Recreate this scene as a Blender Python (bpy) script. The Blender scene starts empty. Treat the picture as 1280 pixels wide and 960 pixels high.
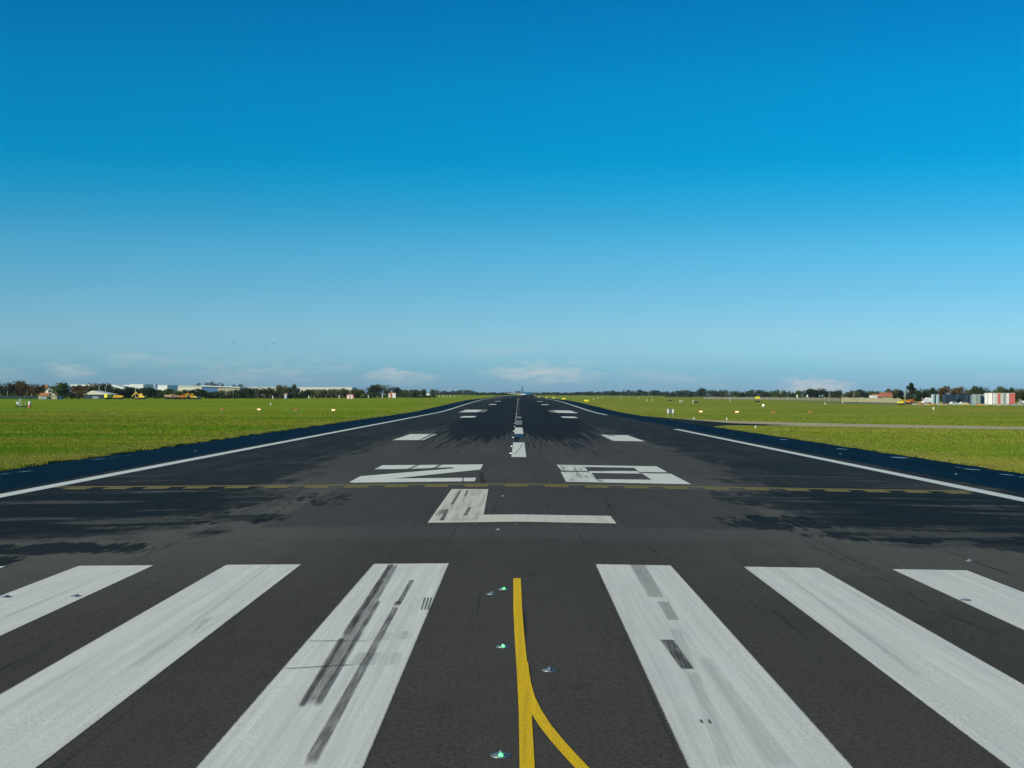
import bpy, bmesh, math, random
import numpy as np
from mathutils import Vector, Matrix
from mathutils.geometry import tessellate_polygon
R = math.radians
random.seed(7); rng = np.random.default_rng(7)
scene = bpy.context.scene
COL = scene.collection

# ------------------------------------------------------------------ camera
F, CAMZ = 1850.0, 4.04            # focal length in pixels of a 1280 wide frame, eye height
ROLL, VPX, HY = 0.0045, 648.5, 496.5
_f = Vector((VPX-640, -(HY-480), -F)).normalized()
_h = Vector((1, -ROLL, 0)); _x = (_h - _h.dot(_f)*_f).normalized(); _z = _x.cross(_f)
M = Matrix((_x, _f, _z))          # camera coordinates -> world
cam_d = bpy.data.cameras.new('camera'); cam = bpy.data.objects.new('camera', cam_d); COL.objects.link(cam)
cam_d.sensor_width = 36; cam_d.lens = 36*F/1280; cam_d.clip_start = .2; cam_d.clip_end = 30000
cam.matrix_world = Matrix.Translation((0, 0, CAMZ)) @ M.to_4x4()
scene.camera = cam

# ------------------------------------------------------------------ light and sky
SUN_EL, SUN_AZ = 25.0, 126.0      # azimuth counted from straight ahead (+Y) to the left
S = Vector((-math.sin(R(SUN_AZ))*math.cos(R(SUN_EL)), math.cos(R(SUN_AZ))*math.cos(R(SUN_EL)), math.sin(R(SUN_EL))))
sun_d = bpy.data.lights.new('sun', 'SUN'); sun_d.energy = 4.0; sun_d.angle = R(.5); sun_d.color = (1, .93, .68)
sun = bpy.data.objects.new('sun', sun_d); COL.objects.link(sun); sun.rotation_mode = 'QUATERNION'
sun.rotation_quaternion = S.to_track_quat('Z', 'Y'); sun.location = (0, 0, 60)
scene.view_settings.view_transform = 'Standard'; scene.view_settings.look = 'None'
scene.view_settings.exposure = 0.4; scene.view_settings.gamma = 1.0; scene.view_settings.use_curve_mapping = False


class NB:
    """small helper for node trees"""
    def __init__(s, nt): s.nt = nt
    def n(s, t, ins=None, **p):
        o = s.nt.nodes.new(t)
        for k, v in p.items(): setattr(o, k, v)
        for k, v in (ins or {}).items(): s.put(o.inputs[k], v)
        return o
    def put(s, i, v):
        if isinstance(v, bpy.types.NodeSocket): s.nt.links.new(v, i)
        elif isinstance(v, (tuple, list)) and len(v) == 3 and i.type == 'RGBA': i.default_value = (*v, 1)
        else: i.default_value = v
    def m(s, op, a, b=0.0, c=0.0, clamp=False):
        o = s.n('ShaderNodeMath', operation=op, use_clamp=clamp)
        for k, v in enumerate((a, b, c)): s.put(o.inputs[k], v)
        return o.outputs[0]
    def add(s, a, b): return s.m('ADD', a, b)
    def sub(s, a, b): return s.m('SUBTRACT', a, b)
    def mul(s, a, b): return s.m('MULTIPLY', a, b)
    def sm(s, v, lo, hi, a=0.0, b=1.0):
        o = s.n('ShaderNodeMapRange', interpolation_type='SMOOTHSTEP')
        for k, x in enumerate((v, lo, hi, a, b)): s.put(o.inputs[k], x)
        return o.outputs[0]
    def comb(s, x, y, z=0.0):
        o = s.n('ShaderNodeCombineXYZ'); s.put(o.inputs[0], x); s.put(o.inputs[1], y); s.put(o.inputs[2], z); return o.outputs[0]
    def noise(s, vec, scale=1.0, detail=2.0, rough=.5):
        o = s.n('ShaderNodeTexNoise', {'Vector': vec, 'Scale': scale, 'Detail': detail, 'Roughness': rough}); return o.outputs['Fac']
    def mix(s, f, a, b, blend='MIX'):
        o = s.n('ShaderNodeMix', data_type='RGBA', blend_type=blend)
        s.put(o.inputs[0], f); s.put(o.inputs[6], a); s.put(o.inputs[7], b); return o.outputs[2]
    def scale(s, c, f):
        o = s.n('ShaderNodeVectorMath', operation='SCALE'); s.put(o.inputs[0], c); s.put(o.inputs[3], f); return o.outputs[0]
    def pos(s):
        g = s.n('ShaderNodeNewGeometry'); q = s.n('ShaderNodeSeparateXYZ', {0: g.outputs['Position']}); return g.outputs['Position'], q.outputs[0], q.outputs[1], q.outputs[2]


world = bpy.data.worlds.new('World'); scene.world = world; world.use_nodes = True
wt = world.node_tree; wt.nodes.clear(); w = NB(wt)
sky = w.n('ShaderNodeTexSky', sky_type='NISHITA', sun_disc=False, sun_elevation=R(SUN_EL), sun_rotation=R(-SUN_AZ),
          altitude=50, air_density=1.0, dust_density=.6, ozone_density=2.0)
tc = w.n('ShaderNodeTexCoord'); sp = w.n('ShaderNodeSeparateXYZ', {0: tc.outputs['Generated']})
dx, dy, dz_ = sp.outputs
el = w.m('DIVIDE', w.m('ARCSINE', dz_), R(1.0))                 # elevation in degrees
az = w.m('DIVIDE', w.m('ARCTAN2', dx, dy), R(1.0))
grade = w.n('ShaderNodeValToRGB', {0: w.m('DIVIDE', el, 90.0)})
GRADE = [(0, (0.4437, 0.8523, 1.5825)), (0.00637, (0.4437, 0.8523, 1.5825)), (0.01084, (0.3862, 0.8761, 1.5137)), (0.01772, (0.4762, 0.9317, 1.5327)), (0.02633, (0.488, 0.9249, 1.4157)), (0.03321, (0.4348, 0.882, 1.3425)), (0.04697, (0.3351, 0.8301, 1.2294)), (0.06246, (0.2271, 0.8107, 1.1749)), (0.07622, (0.1159, 0.7476, 1.1116)), (0.08827, (0.0422, 0.7443, 1.0961)), (0.10031, (0.0071, 0.7065, 1.0792)), (0.1158, (0.006, 0.6988, 1.0897)), (0.133, (0.006, 0.6988, 1.0808)), (0.14505, (0.006, 0.6565, 1.0553)), (0.16948, (0.006, 0.6004, 1.025)), (1, (0.006, 0.6004, 1.025))]
cr = grade.color_ramp
while len(cr.elements) < len(GRADE): cr.elements.new(.5)
for e, (p_, c_) in zip(cr.elements, GRADE): e.position = p_
for e, (p_, c_) in zip(cr.elements, GRADE): e.color = (*[v/4 for v in c_], 1)
skyc = w.mix(1.0, sky.outputs[0], w.scale(grade.outputs[0], 4.0), 'MULTIPLY')
# thin low cloud banks round the whole horizon, thicker in a few places
cn = w.noise(w.comb(w.mul(az, .16), w.mul(el, .9), 3.0), 1.0, 5.0, .6)
cn2 = w.noise(w.comb(w.mul(az, .05), w.mul(el, .25), 9.0), 1.0, 2.0, .5)
cn3 = w.noise(w.comb(w.mul(az, .9), w.mul(el, 3.0), 1.0), 1.0, 5.0, .65)
cn4 = w.noise(w.comb(w.mul(az, 1.1), w.mul(el, 4.5), 6.0), 1.0, 6.0, .7)
band = w.mul(w.sm(el, .1, .7), w.sm(el, 3.0, 1.3))
cl = w.mul(w.mul(w.mul(w.sm(cn, .5, .72), w.sm(cn2, .42, .6)), band), .4)
for a0, e0, ra, re, k in ((1.2, .95, 2.6, .42, 1.0), (-4.7, .75, 1.6, .34, .9), (-9.5, 1.0, 3.4, .55, .45), (11.5, .45, 1.5, .33, 1.1),
                          (-16.9, .95, .8, .3, .6), (-13.5, 1.35, 2.6, .32, .4), (-19.5, .8, 1.2, .28, .35)):
    q = w.add(w.m('POWER', w.m('DIVIDE', w.sub(az, a0), ra), 2.0), w.m('POWER', w.m('DIVIDE', w.sub(w.add(el, w.mul(w.sub(cn3, .5), 1.1)), e0), re), 2.0))
    q = w.add(q, w.add(w.mul(w.sub(cn, .5), 4.5), w.mul(w.sub(cn3, .5), 3.5)))
    cl = w.m('MAXIMUM', cl, w.mul(w.mul(w.sm(q, 1.5, -.6), w.sm(cn4, .30, .66, .15, 1.0)), k))
CLOUD = (6.2, 6.2, 6.2)
skyc = w.mix(w.mul(cl, .68), skyc, CLOUD)
bg = w.n('ShaderNodeBackground', {'Color': skyc, 'Strength': .0758})
wo = w.n('ShaderNodeOutputWorld', {'Surface': bg.outputs[0]})

# ------------------------------------------------------------------ terrain
KN = 25.0
_kx = np.arange(-300, 6001, KN)
_kz = np.interp(_kx, [-300, 430, 592, 742, 900, 1200, 1550, 2000, 2600, 3200, 6000], [0, 0, 1.1, 2.0, 2.7, 3.2, 3.6, 4.9, 6.4, 9.6, 10])
_kz = np.convolve(np.pad(_kz, 2, mode='edge'), [.1, .2, .4, .2, .1], 'valid')
def gz(x, y):
    ax = abs(x)
    return float(np.interp(y, _kx, _kz)) - float(np.interp(ax, [0, 30, 60], [0, .345, .45]))
def gzv(x, y): return np.interp(y, _kx, _kz) - np.interp(np.abs(x), [0, 30, 60], [0, .345, .45])
def ray(px, py): return M @ Vector((px-640, -(py-480), -F))
def gp(px, py):
    """where the sight line through a point of the picture meets the ground"""
    v = ray(px, py); lo, hi = 5.0, 5000.0
    for _ in range(60):
        d = (lo+hi)/2
        if CAMZ + v.z/v.y*d > gz(v.x/v.y*d, d): lo = d
        else: hi = d
    return (v.x/v.y*lo, lo)
def at(px, d):
    v = ray(px, HY+ROLL*(px-VPX)); x = v.x/v.y*d
    return (x, d, gz(x, d))
def pxm(d): return F/d            # picture pixels per metre at that distance
def hgt(px, top, d):
    """height above ground of a point seen at picture height top"""
    v = ray(px, top); x = v.x/v.y*d
    return CAMZ + v.z/v.y*d - gz(x, d)

# ------------------------------------------------------------------ object helpers
def tag(o, label=None, cat=None, group=None, kind=None):
    if label: o['label'] = label
    if cat: o['category'] = cat
    if group: o['group'] = group
    if kind: o['kind'] = kind
    return o
def empty(name, loc, rz, label, cat, group=None):
    o = bpy.data.objects.new(name, None); COL.objects.link(o); o.empty_display_size = .3
    o.location = loc; o.rotation_euler.z = rz
    return tag(o, label, cat, group)
def link(name, me, mat, parent=None):
    o = bpy.data.objects.new(name, me); COL.objects.link(o)
    if mat and not me.materials: me.materials.append(mat)
    if parent: o.parent = parent
    return o
def copy_tree(o, parent=None):
    c = o.copy(); COL.objects.link(c); c.parent = parent
    for ch in list(o.children): copy_tree(ch, c)
    return c
class MB:
    def __init__(s): s.v, s.f = [], []
    def poly(s, pts): i = len(s.v); s.v += [tuple(p) for p in pts]; s.f.append(tuple(range(i, i+len(pts)))); return s
    def hexa(s, b, t):
        i = len(s.v); s.v += [tuple(p) for p in b] + [tuple(p) for p in t]; n = len(b)
        s.f.append(tuple(range(i+n-1, i-1, -1))); s.f.append(tuple(range(i+n, i+2*n)))
        for k in range(n): j = (k+1) % n; s.f.append((i+k, i+j, i+n+j, i+n+k))
        return s
    def box(s, x0, x1, y0, y1, z0, z1, tx=0, ty=0):
        return s.hexa([(x0, y0, z0), (x1, y0, z0), (x1, y1, z0), (x0, y1, z0)],
                      [(x0+tx, y0+ty, z1), (x1-tx, y0+ty, z1), (x1-tx, y1-ty, z1), (x0+tx, y1-ty, z1)])
    def prism_y(s, prof, y0, y1):
        """profile in x,z pushed along y"""
        return s.hexa([(x, y0, z) for x, z in prof], [(x, y1, z) for x, z in prof])
    def prism_x(s, prof, x0, x1):
        return s.hexa([(x0, y, z) for y, z in prof], [(x1, y, z) for y, z in prof])
    def tube(s, p, q, r0, r1=None, n=8):
        r1 = r0 if r1 is None else r1
        p, q = Vector(p), Vector(q); a = (q-p).normalized(); u = a.orthogonal().normalized(); v = a.cross(u)
        ring = lambda c, r: [c + (u*math.cos(2*math.pi*k/n)+v*math.sin(2*math.pi*k/n))*r for k in range(n)]
        return s.hexa(ring(p, r0), ring(q, r1))
    def lathe(s, prof, axis='z', n=16, c=(0, 0, 0)):
        """profile of (radius, height)"""
        i = len(s.v)
        for r, h in prof:
            for k in range(n):
                a = 2*math.pi*k/n; x, y = r*math.cos(a), r*math.sin(a)
                p = {'z': (x, y, h), 'y': (x, h, y), 'x': (h, x, y)}[axis]
                s.v.append((p[0]+c[0], p[1]+c[1], p[2]+c[2]))
        for j in range(len(prof)-1):
            for k in range(n):
                l = (k+1) % n; s.f.append((i+j*n+k, i+j*n+l, i+(j+1)*n+l, i+(j+1)*n+k))
        s.f.append(tuple(i+k for k in range(n))); s.f.append(tuple(i+(len(prof)-1)*n+k for k in range(n)))
        return s
    def mesh(s, name, smooth=False):
        me = bpy.data.meshes.new(name); me.from_pydata(s.v, [], s.f)
        bm = bmesh.new(); bm.from_mesh(me); bmesh.ops.recalc_face_normals(bm, faces=bm.faces[:]); bm.to_mesh(me); bm.free()
        if smooth: me.polygons.foreach_set('use_smooth', [True]*len(me.polygons))
        me.update(); return me
    def build(s, name, mat, parent=None, smooth=False): return link(name, s.mesh(name, smooth), mat, parent)
def sheet(name, polys, dz, mat, parent=None):
    """a flat marking or pavement sheet laid on the terrain"""
    bm = bmesh.new()
    for p in polys:
        vs = [bm.verts.new((x, y, 0)) for x, y in p]
        for t in tessellate_polygon([[Vector((x, y, 0)) for x, y in p]]):
            try: bm.faces.new([vs[k] for k in t])
            except ValueError: pass
    xs = [x for p in polys for x, y in p]; ys = [y for p in polys for x, y in p]
    cuts = [((0, k, 0), (0, 1, 0)) for k in np.arange(math.ceil(min(ys)/KN)*KN, max(ys), KN)]
    cuts += [((k, 0, 0), (1, 0, 0)) for k in (-60, -30, 0, 30, 60) if min(xs) < k < max(xs)]
    for co, no in cuts:
        bmesh.ops.bisect_plane(bm, geom=bm.verts[:]+bm.edges[:]+bm.faces[:], dist=1e-4, plane_co=co, plane_no=no)
    for v in bm.verts: v.co.z = gz(v.co.x, v.co.y)+dz
    for f in bm.faces:
        f.normal_update()
        if f.normal.z < 0: f.normal_flip()
    me = bpy.data.meshes.new(name); bm.to_mesh(me); bm.free()
    return link(name, me, mat, parent)
def strip(pts, wd):
    out_l, out_r = [], []
    for k, p in enumerate(pts):
        a = Vector(pts[max(k-1, 0)]); b = Vector(pts[min(k+1, len(pts)-1)]); t = (b-a).normalized(); nrm = Vector((-t.y, t.x))*wd/2
        out_l.append(tuple(Vector(p)+nrm)); out_r.append(tuple(Vector(p)-nrm))
    return [[out_l[k], out_l[k+1], out_r[k+1], out_r[k]] for k in range(len(pts)-1)]
def rect(x0, x1, y0, y1): return [(x0, y0), (x1, y0), (x1, y1), (x0, y1)]
def pq(*pp): return [gp(*p) for p in pp]

def soft_sheet(name, quads, dz, mat, parent, eu=.16, ev=.05):
    """marks with feathered borders: each quad becomes a grid with a falloff attribute"""
    V, Fc, A = [], [], []
    for a, b_, c, d in quads:
        a, b_, c, d = map(Vector, (a, b_, c, d)); us = [0, eu, .5, 1-eu, 1]; vs = [0, ev, .25, .5, .75, 1-ev, 1]; i0 = len(V)
        for j, v in enumerate(vs):
            for i, u in enumerate(us):
                p = a.lerp(b_, u).lerp(d.lerp(c, u), v); V.append((p.x, p.y, gz(p.x, p.y)+dz)); A.append(0.0 if i in (0, 4) or j in (0, 6) else 1.0)
        for j in range(6):
            for i in range(4): k = i0+j*5+i; Fc.append((k, k+1, k+6, k+5))
    me = bpy.data.meshes.new(name); me.from_pydata(V, [], Fc); me.update()
    at_ = me.attributes.new('soft', 'FLOAT', 'POINT'); at_.data.foreach_set('value', A)
    return link(name, me, mat, parent)

# ------------------------------------------------------------------ materials
def new_mat(name):
    m = bpy.data.materials.new(name); m.use_nodes = True; nt = m.node_tree; nt.nodes.clear(); b = NB(nt)
    b.out = b.n('ShaderNodeOutputMaterial'); return m, b
def finish(b, col, rough=.8, spec=.3, metal=0.0, bump=None, bstr=.2, bdist=.01, emis=None, estr=0.0, alpha=None):
    p = b.n('ShaderNodeBsdfPrincipled', {'Base Color': col, 'Roughness': rough, 'Specular IOR Level': spec, 'Metallic': metal})
    if bump is not None:
        p_b = b.n('ShaderNodeBump', {'Height': bump, 'Strength': bstr, 'Distance': bdist}); b.put(p.inputs['Normal'], p_b.outputs[0])
    if emis: b.put(p.inputs['Emission Color'], emis); b.put(p.inputs['Emission Strength'], estr)
    if alpha is not None: b.put(p.inputs['Alpha'], alpha)
    b.put(b.out.inputs[0], p.outputs[0]); return p
def simple(name, col, rough=.6, spec=.4, metal=0.0, var=.18, scale=3.0, emis=None, estr=0.0):
    m, b = new_mat(name); t = b.n('ShaderNodeTexCoord')
    n1 = b.noise(t.outputs['Object'], scale, 4.0, .6)
    finish(b, b.scale(b.mix(0.0, col, col), b.add(1-var, b.mul(n1, 2*var))), rough, spec, metal, emis=emis, estr=estr); return m

def runway_material():
    m, b = new_mat('runway_asphalt'); P, x, y, z = b.pos(); ax = b.m('ABSOLUTE', x)
    agg = b.noise(P, 38.0, 2.0, .7); grit = b.noise(P, 120.0, 1.0, .5)
    mott = b.noise(P, .9, 4.0, .6); big = b.noise(b.comb(b.mul(x, .2), b.mul(y, .06)), 1.0, 3.0, .55)
    lng = b.noise(b.comb(b.mul(x, 3.0), b.mul(y, .04)), 1.0, 3.0, .6)
    rag = b.sub(b.noise(b.comb(b.mul(x, .9), b.mul(y, .1)), 1.0, 5.0, .62), .5)
    rag2 = b.sub(b.noise(b.comb(b.mul(x, .3), b.mul(y, .4), 4.0), 1.0, 4.0, .6), .5)
    fray = b.sub(b.noise(b.comb(b.mul(x, 4.0), b.mul(y, .7), 8.0), 1.0, 3.0, .6), .5)
    # old and newer courses of asphalt
    near = b.sm(b.add(y, b.mul(mott, .6)), 42.9, 42.4)
    base = b.mix(near, (.070, .067, .0625), (.060, .0555, .0475))
    bleached = b.mul(b.mul(b.sm(b.add(y, b.mul(mott, 3.0)), 27.0, 41.0), b.sm(y, 85.0, 60.0)), b.sm(b.add(ax, b.mul(rag, 5.0)), 3.0, 10.0)); base = b.mix(b.mul(bleached, .7), base, (.108, .103, .092))
    ground_off = b.mul(b.mul(b.sm(b.add(x, b.mul(fray, .3)), -8.3, -8.0), b.sm(b.add(x, b.mul(fray, .3)), 8.9, 8.6)), b.mul(b.sm(y, 46.4, 46.7), b.sm(y, 67.0, 66.6)))
    base = b.mix(b.mul(ground_off, .8), base, (.057, .0555, .052))
    lane = b.n('ShaderNodeTexWhiteNoise', {'Vector': b.comb(b.m('FLOOR', b.m('DIVIDE', b.add(x, 1.9), 3.75)), b.m('FLOOR', b.m('DIVIDE', y, 61.0)))}, noise_dimensions='2D').outputs[0]
    k = b.add(.60, b.mul(lane, .10)); k = b.add(k, b.mul(big, .46)); k = b.add(k, b.mul(lng, .16)); k = b.add(k, b.mul(b.sub(mott, .5), .22))
    k = b.mul(k, b.mul(b.sm(agg, .25, .75, .62, 1.38), b.sm(b.noise(P, 15.0, 3.0, .7),   .3, .7, .78, 1.22)))
    base = b.scale(base, k)
    chips = b.mul(b.sm(grit, .66, .76), .75); base = b.mix(chips, base, (.15, .15, .14))
    # joints
    fx = b.m('ABSOLUTE', b.sub(b.m('FRACT', b.m('DIVIDE', b.add(b.add(x, b.mul(mott, .05)), 1.9), 3.75)), .5))
    seam = b.mul(b.sm(fx, .492, .497), b.sm(b.noise(b.comb(b.mul(x, .2), b.mul(y, .15)), 1.0, 2.0), .4, .6))
    for yj, wj, ym in ((42.6, .10, .7), (68.0, .08, .4), (29.7, .05, .25), (51.5, .12, .35)):
        seam = b.m('MAXIMUM', seam, b.mul(b.sm(b.m('ABSOLUTE', b.sub(b.add(y, b.mul(mott, .12)), yj+.06)), wj, wj*.4), ym))
    base = b.mix(b.mul(seam, .45), base, (.02, .02, .02))
    # flecks of removed paint round the ground-off rectangle
    fl = b.m('MAXIMUM', b.mul(b.sm(b.m('ABSOLUTE', b.sub(b.m('ABSOLUTE', b.sub(x, .3)), 8.2)), 1.1, .1), 1.0),
             b.m('MAXIMUM', b.sm(b.m('ABSOLUTE', b.sub(y, 47.2)), .5, .1), b.mul(b.sm(b.m('ABSOLUTE', b.sub(y, 56.0)), 1.6, .3), .75)))
    fl = b.mul(fl, ground_off); spk = b.noise(b.comb(b.mul(x, 5.0), b.mul(y, 1.6)), 1.0, 2.0, .7)
    base = b.mix(b.mul(b.mul(fl, b.sm(spk, .66, .73)), .65), base, (.30, .30, .27))
    # dark sealed and weather stained outer strips
    edge = b.add(b.sm(y, 46.0, 100.0, 10.4, 12.2), b.sm(y, 150.0, 320.0, 0.0, -5.5))
    e2 = b.add(b.add(ax, b.mul(rag, 9.0)), b.add(b.mul(rag2, 6.0), b.mul(fray, 1.5)))
    dark = b.mul(b.sm(b.sub(e2, edge), -1.3, 1.6), b.sm(b.add(b.add(y, b.mul(rag2, 10.0)), b.mul(fray, 3.0)), 41.5, 45.5))
    tr = b.noise(b.comb(b.mul(x, .12), b.mul(y, .33), 2.0), 1.0, 4.0, .6)
    hole = b.mul(b.sm(b.add(tr, b.mul(fray, .12)), .53, .66), b.sm(y, 100.0, 60.0, .45, .95))
    dark = b.mul(dark, b.sub(1.0, b.mul(hole, b.sm(b.add(fray, rag2), -.25, .25, .6, 1.0))))
    soft_tone = b.noise(b.comb(b.mul(x, .55), b.mul(y, .05), 12.0), 1.0, 4.0, .65)
    dark = b.mul(dark, b.sm(y, 64.0, 74.0, 1.0, .86)); dark = b.mul(dark, b.sub(1.0, b.mul(b.mul(b.sm(soft_tone, .44, .70), .42), b.sm(y, 62.0, 90.0))))
    def blob(x0, y0, rx, ry, amt):
        q = b.add(b.m('POWER', b.m('DIVIDE', b.sub(x, x0), rx), 2.0), b.m('POWER', b.m('DIVIDE', b.sub(y, y0), ry), 2.0))
        q = b.add(q, b.add(b.mul(rag, 5.0), b.add(b.mul(rag2, 1.6), b.mul(fray, 3.4))))
        return b.mul(b.mul(b.sm(q, 1.45, .75), amt), b.sub(1.0, b.mul(b.sm(b.add(tr, b.mul(fray, .2)), .53, .64), .6)))
    for args in ((-13.4, 40.2, 3.2, 1.5, .95), (-14.6, 36.6, 2.0, 2.2, .95), (-14.4, 50.5, 5.0, 3.0, 1.0), (-14.5, 60.0, 6.0, 5.0, .9), (-9.5, 50.5, 1.6, 1.6, .8),
                 (14.5, 50.0, 6.4, 3.2, 1.0), (12.2, 45.6, 2.8, 2.4, 1.0), (16.6, 46.0, 3.4, 3.2, 1.0), (15.2, 42.6, 2.6, 1.6, .8), (11.5, 60.0, 2.6, 5.0, .9), (18.0, 60.0, 4.0, 5.0, .8), (7.9, 48.5, .9, 1.7, .8), (8.6, 62.0, .5, 4.0, .7),
                 (-18.0, 34.0, 2.0, 4.0, .6)):
        dark = b.m('MAXIMUM', dark, blob(*args))
    base = b.mix(dark, base, b.scale(b.mix(0.0, (.0115, .0150, .0160), (0, 0, 0)), b.add(.6, b.add(b.mul(lng, .5), b.mul(agg, .4)))))
    # tyre rubber of the touchdown zone
    st = b.noise(b.comb(b.mul(x, 1.9), b.mul(y, .022), 6.0), 1.0, 4.0, .7); st2 = b.noise(b.comb(b.mul(x, 6.0), b.mul(y, .06), 1.0), 1.0, 3.0, .7)
    dens = b.mul(b.sm(y, 80.0, 240.0), b.sm(ax, 15.0, 5.5)); wheel = b.sm(b.m('ABSOLUTE', b.sub(ax, 4.4)), 4.0, .5, 0.0, .11)
    rub = b.sm(b.add(b.add(b.mul(st, .62), b.mul(st2, .38)), b.add(b.mul(dens, .32), b.mul(wheel, b.sm(y, 100.0, 190.0)))), .57, .68)
    base = b.mix(b.mul(rub, .93), base, (.0105, .0130, .0165))
    # old longitudinal cracks and oil spots
    wob = b.mul(b.sub(b.noise(b.comb(0.0, b.mul(y, .35), 3.0), 1.0, 4.0, .6), .5), .9)
    crk = b.mul(b.sm(b.m('ABSOLUTE', b.add(b.sub(x, 8.3), wob)), .10, .02), b.mul(b.sm(y, 24.0, 28.0), b.sm(y, 46.0, 41.0)))
    crk = b.m('MAXIMUM', crk, b.mul(b.sm(b.m('ABSOLUTE', b.add(b.add(x, 9.6), wob)), .09, .02), b.sm(y, 60.0, 48.0)))
    crk = b.m('MAXIMUM', crk, b.mul(b.sm(b.m('ABSOLUTE', b.sub(b.add(x, 3.3), wob)), .05, .015), .6))
    base = b.mix(b.mul(crk, b.mul(b.sm(fray, -.2, .2), .6)), base, (.02, .019, .018))
    oil = b.sm(b.noise(b.comb(b.mul(x, .9), b.mul(y, .45), 31.0), 1.0, 3.0, .6), .66, .78); base = b.mix(b.mul(oil, .35), base, (.025, .024, .023))
    rgh = b.sm(dark, 0.0, 1.0, .95, .85)
    finish(b, base, rgh, .05, bump=b.add(agg, b.mul(grit, .5)), bstr=.5, bdist=.004); return m

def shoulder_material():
    m, b = new_mat('sky_tinted_shoulder_asphalt'); P, x, y, z = b.pos()
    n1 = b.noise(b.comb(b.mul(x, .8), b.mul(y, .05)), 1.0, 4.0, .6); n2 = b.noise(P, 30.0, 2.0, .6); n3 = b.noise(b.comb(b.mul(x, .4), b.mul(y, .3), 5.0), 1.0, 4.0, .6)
    c = b.mix(b.sm(n1, .35, .7), (.0005, .011, .023), (.001, .017, .038)); c = b.mix(b.mul(b.sm(n3, .5, .75), .4), c, (.004, .013, .019))  # blue of the reflected sky is put into the asphalt base colour
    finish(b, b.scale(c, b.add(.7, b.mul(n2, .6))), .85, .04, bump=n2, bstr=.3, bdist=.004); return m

def paint_material(name, col, wear, streak, specks=.62, ragged=False):
    m, b = new_mat(name); P, x, y, z = b.pos()
    s1 = b.noise(b.comb(b.mul(x, 5.0), b.mul(y, .06)), 1.0, 4.0, .65); s2 = b.noise(b.comb(b.mul(x, 16.0), b.mul(y, .25), 3.0), 1.0, 3.0, .6)
    f1 = b.noise(P, 42.0, 3.0, .7); md = b.noise(b.comb(b.mul(x, 1.2), b.mul(y, .35), 7.0), 1.0, 4.0, .6)
    k = b.add(1.0, b.mul(b.sub(s1, .5), -streak)); k = b.add(k, b.mul(b.sub(s2, .5), streak*.55)); k = b.add(k, b.mul(b.sub(md, .5), streak*.8))
    c = b.scale(b.mix(b.sm(md, .3, .7), col, tuple(v*t for v, t in zip(col, (1.0, .985, .94)))), k)
    holes = b.sm(b.add(f1, b.mul(b.sub(md, .5), .25)), specks, specks+.12)
    c = b.mix(b.mul(holes, wear), c, (.08, .08, .075))
    al = None
    if ragged:
        so = b.n('ShaderNodeAttribute', attribute_name='soft').outputs['Fac']; e1 = b.noise(P, 26.0, 3.0, .7)
        al = b.sm(b.add(so, b.mul(b.sub(e1, .5), .9)), .12, .34); c = b.mix(b.mul(b.sm(so, .75, .2), .45), c, (.16, .155, .14))
    finish(b, c, .8, .1, bump=f1, bstr=.35, bdist=.003, alpha=al); return m

def tyre_material(name, dens, col=(.045, .044, .043)):
    m, b = new_mat(name); P, x, y, z = b.pos()
    s = b.noise(b.comb(b.mul(x, 34.0), b.mul(y, .8)), 1.0, 2.0, .5); f1 = b.noise(P, 60.0, 2.0, .6); l = b.noise(b.comb(b.mul(x, 2.0), b.mul(y, .8), 2.0), 1.0, 3.0, .5)
    a = b.mul(b.mul(b.sm(s, .3, .6, .55, 1.0), b.sm(f1, .3, .6, .7, 1.0)), b.add(.55, b.mul(l, .9)))
    so = b.n('ShaderNodeAttribute', attribute_name='soft').outputs['Fac']
    finish(b, col, .9, .05, alpha=b.m('MINIMUM', b.mul(b.mul(a, dens), b.sm(so, 0.0, .9)), 1.0)); return m

def streak_material(name, lo=.48, hi=.62, amt=.8):
    m, b = new_mat(name); P, x, y, z = b.pos()
    s_ = b.noise(b.comb(b.mul(x, 4.5), b.mul(y, .16)), 1.0, 4.0, .7); f1 = b.noise(P, 9.0, 3.0, .7)
    so = b.n('ShaderNodeAttribute', attribute_name='soft').outputs['Fac']
    a = b.mul(b.mul(b.sm(b.add(b.mul(s_, .8), b.mul(f1, .2)), lo, hi), amt), b.sm(so, 0.0, .5)); finish(b, (.05, .052, .055), .9, .05, alpha=a); return m

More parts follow.
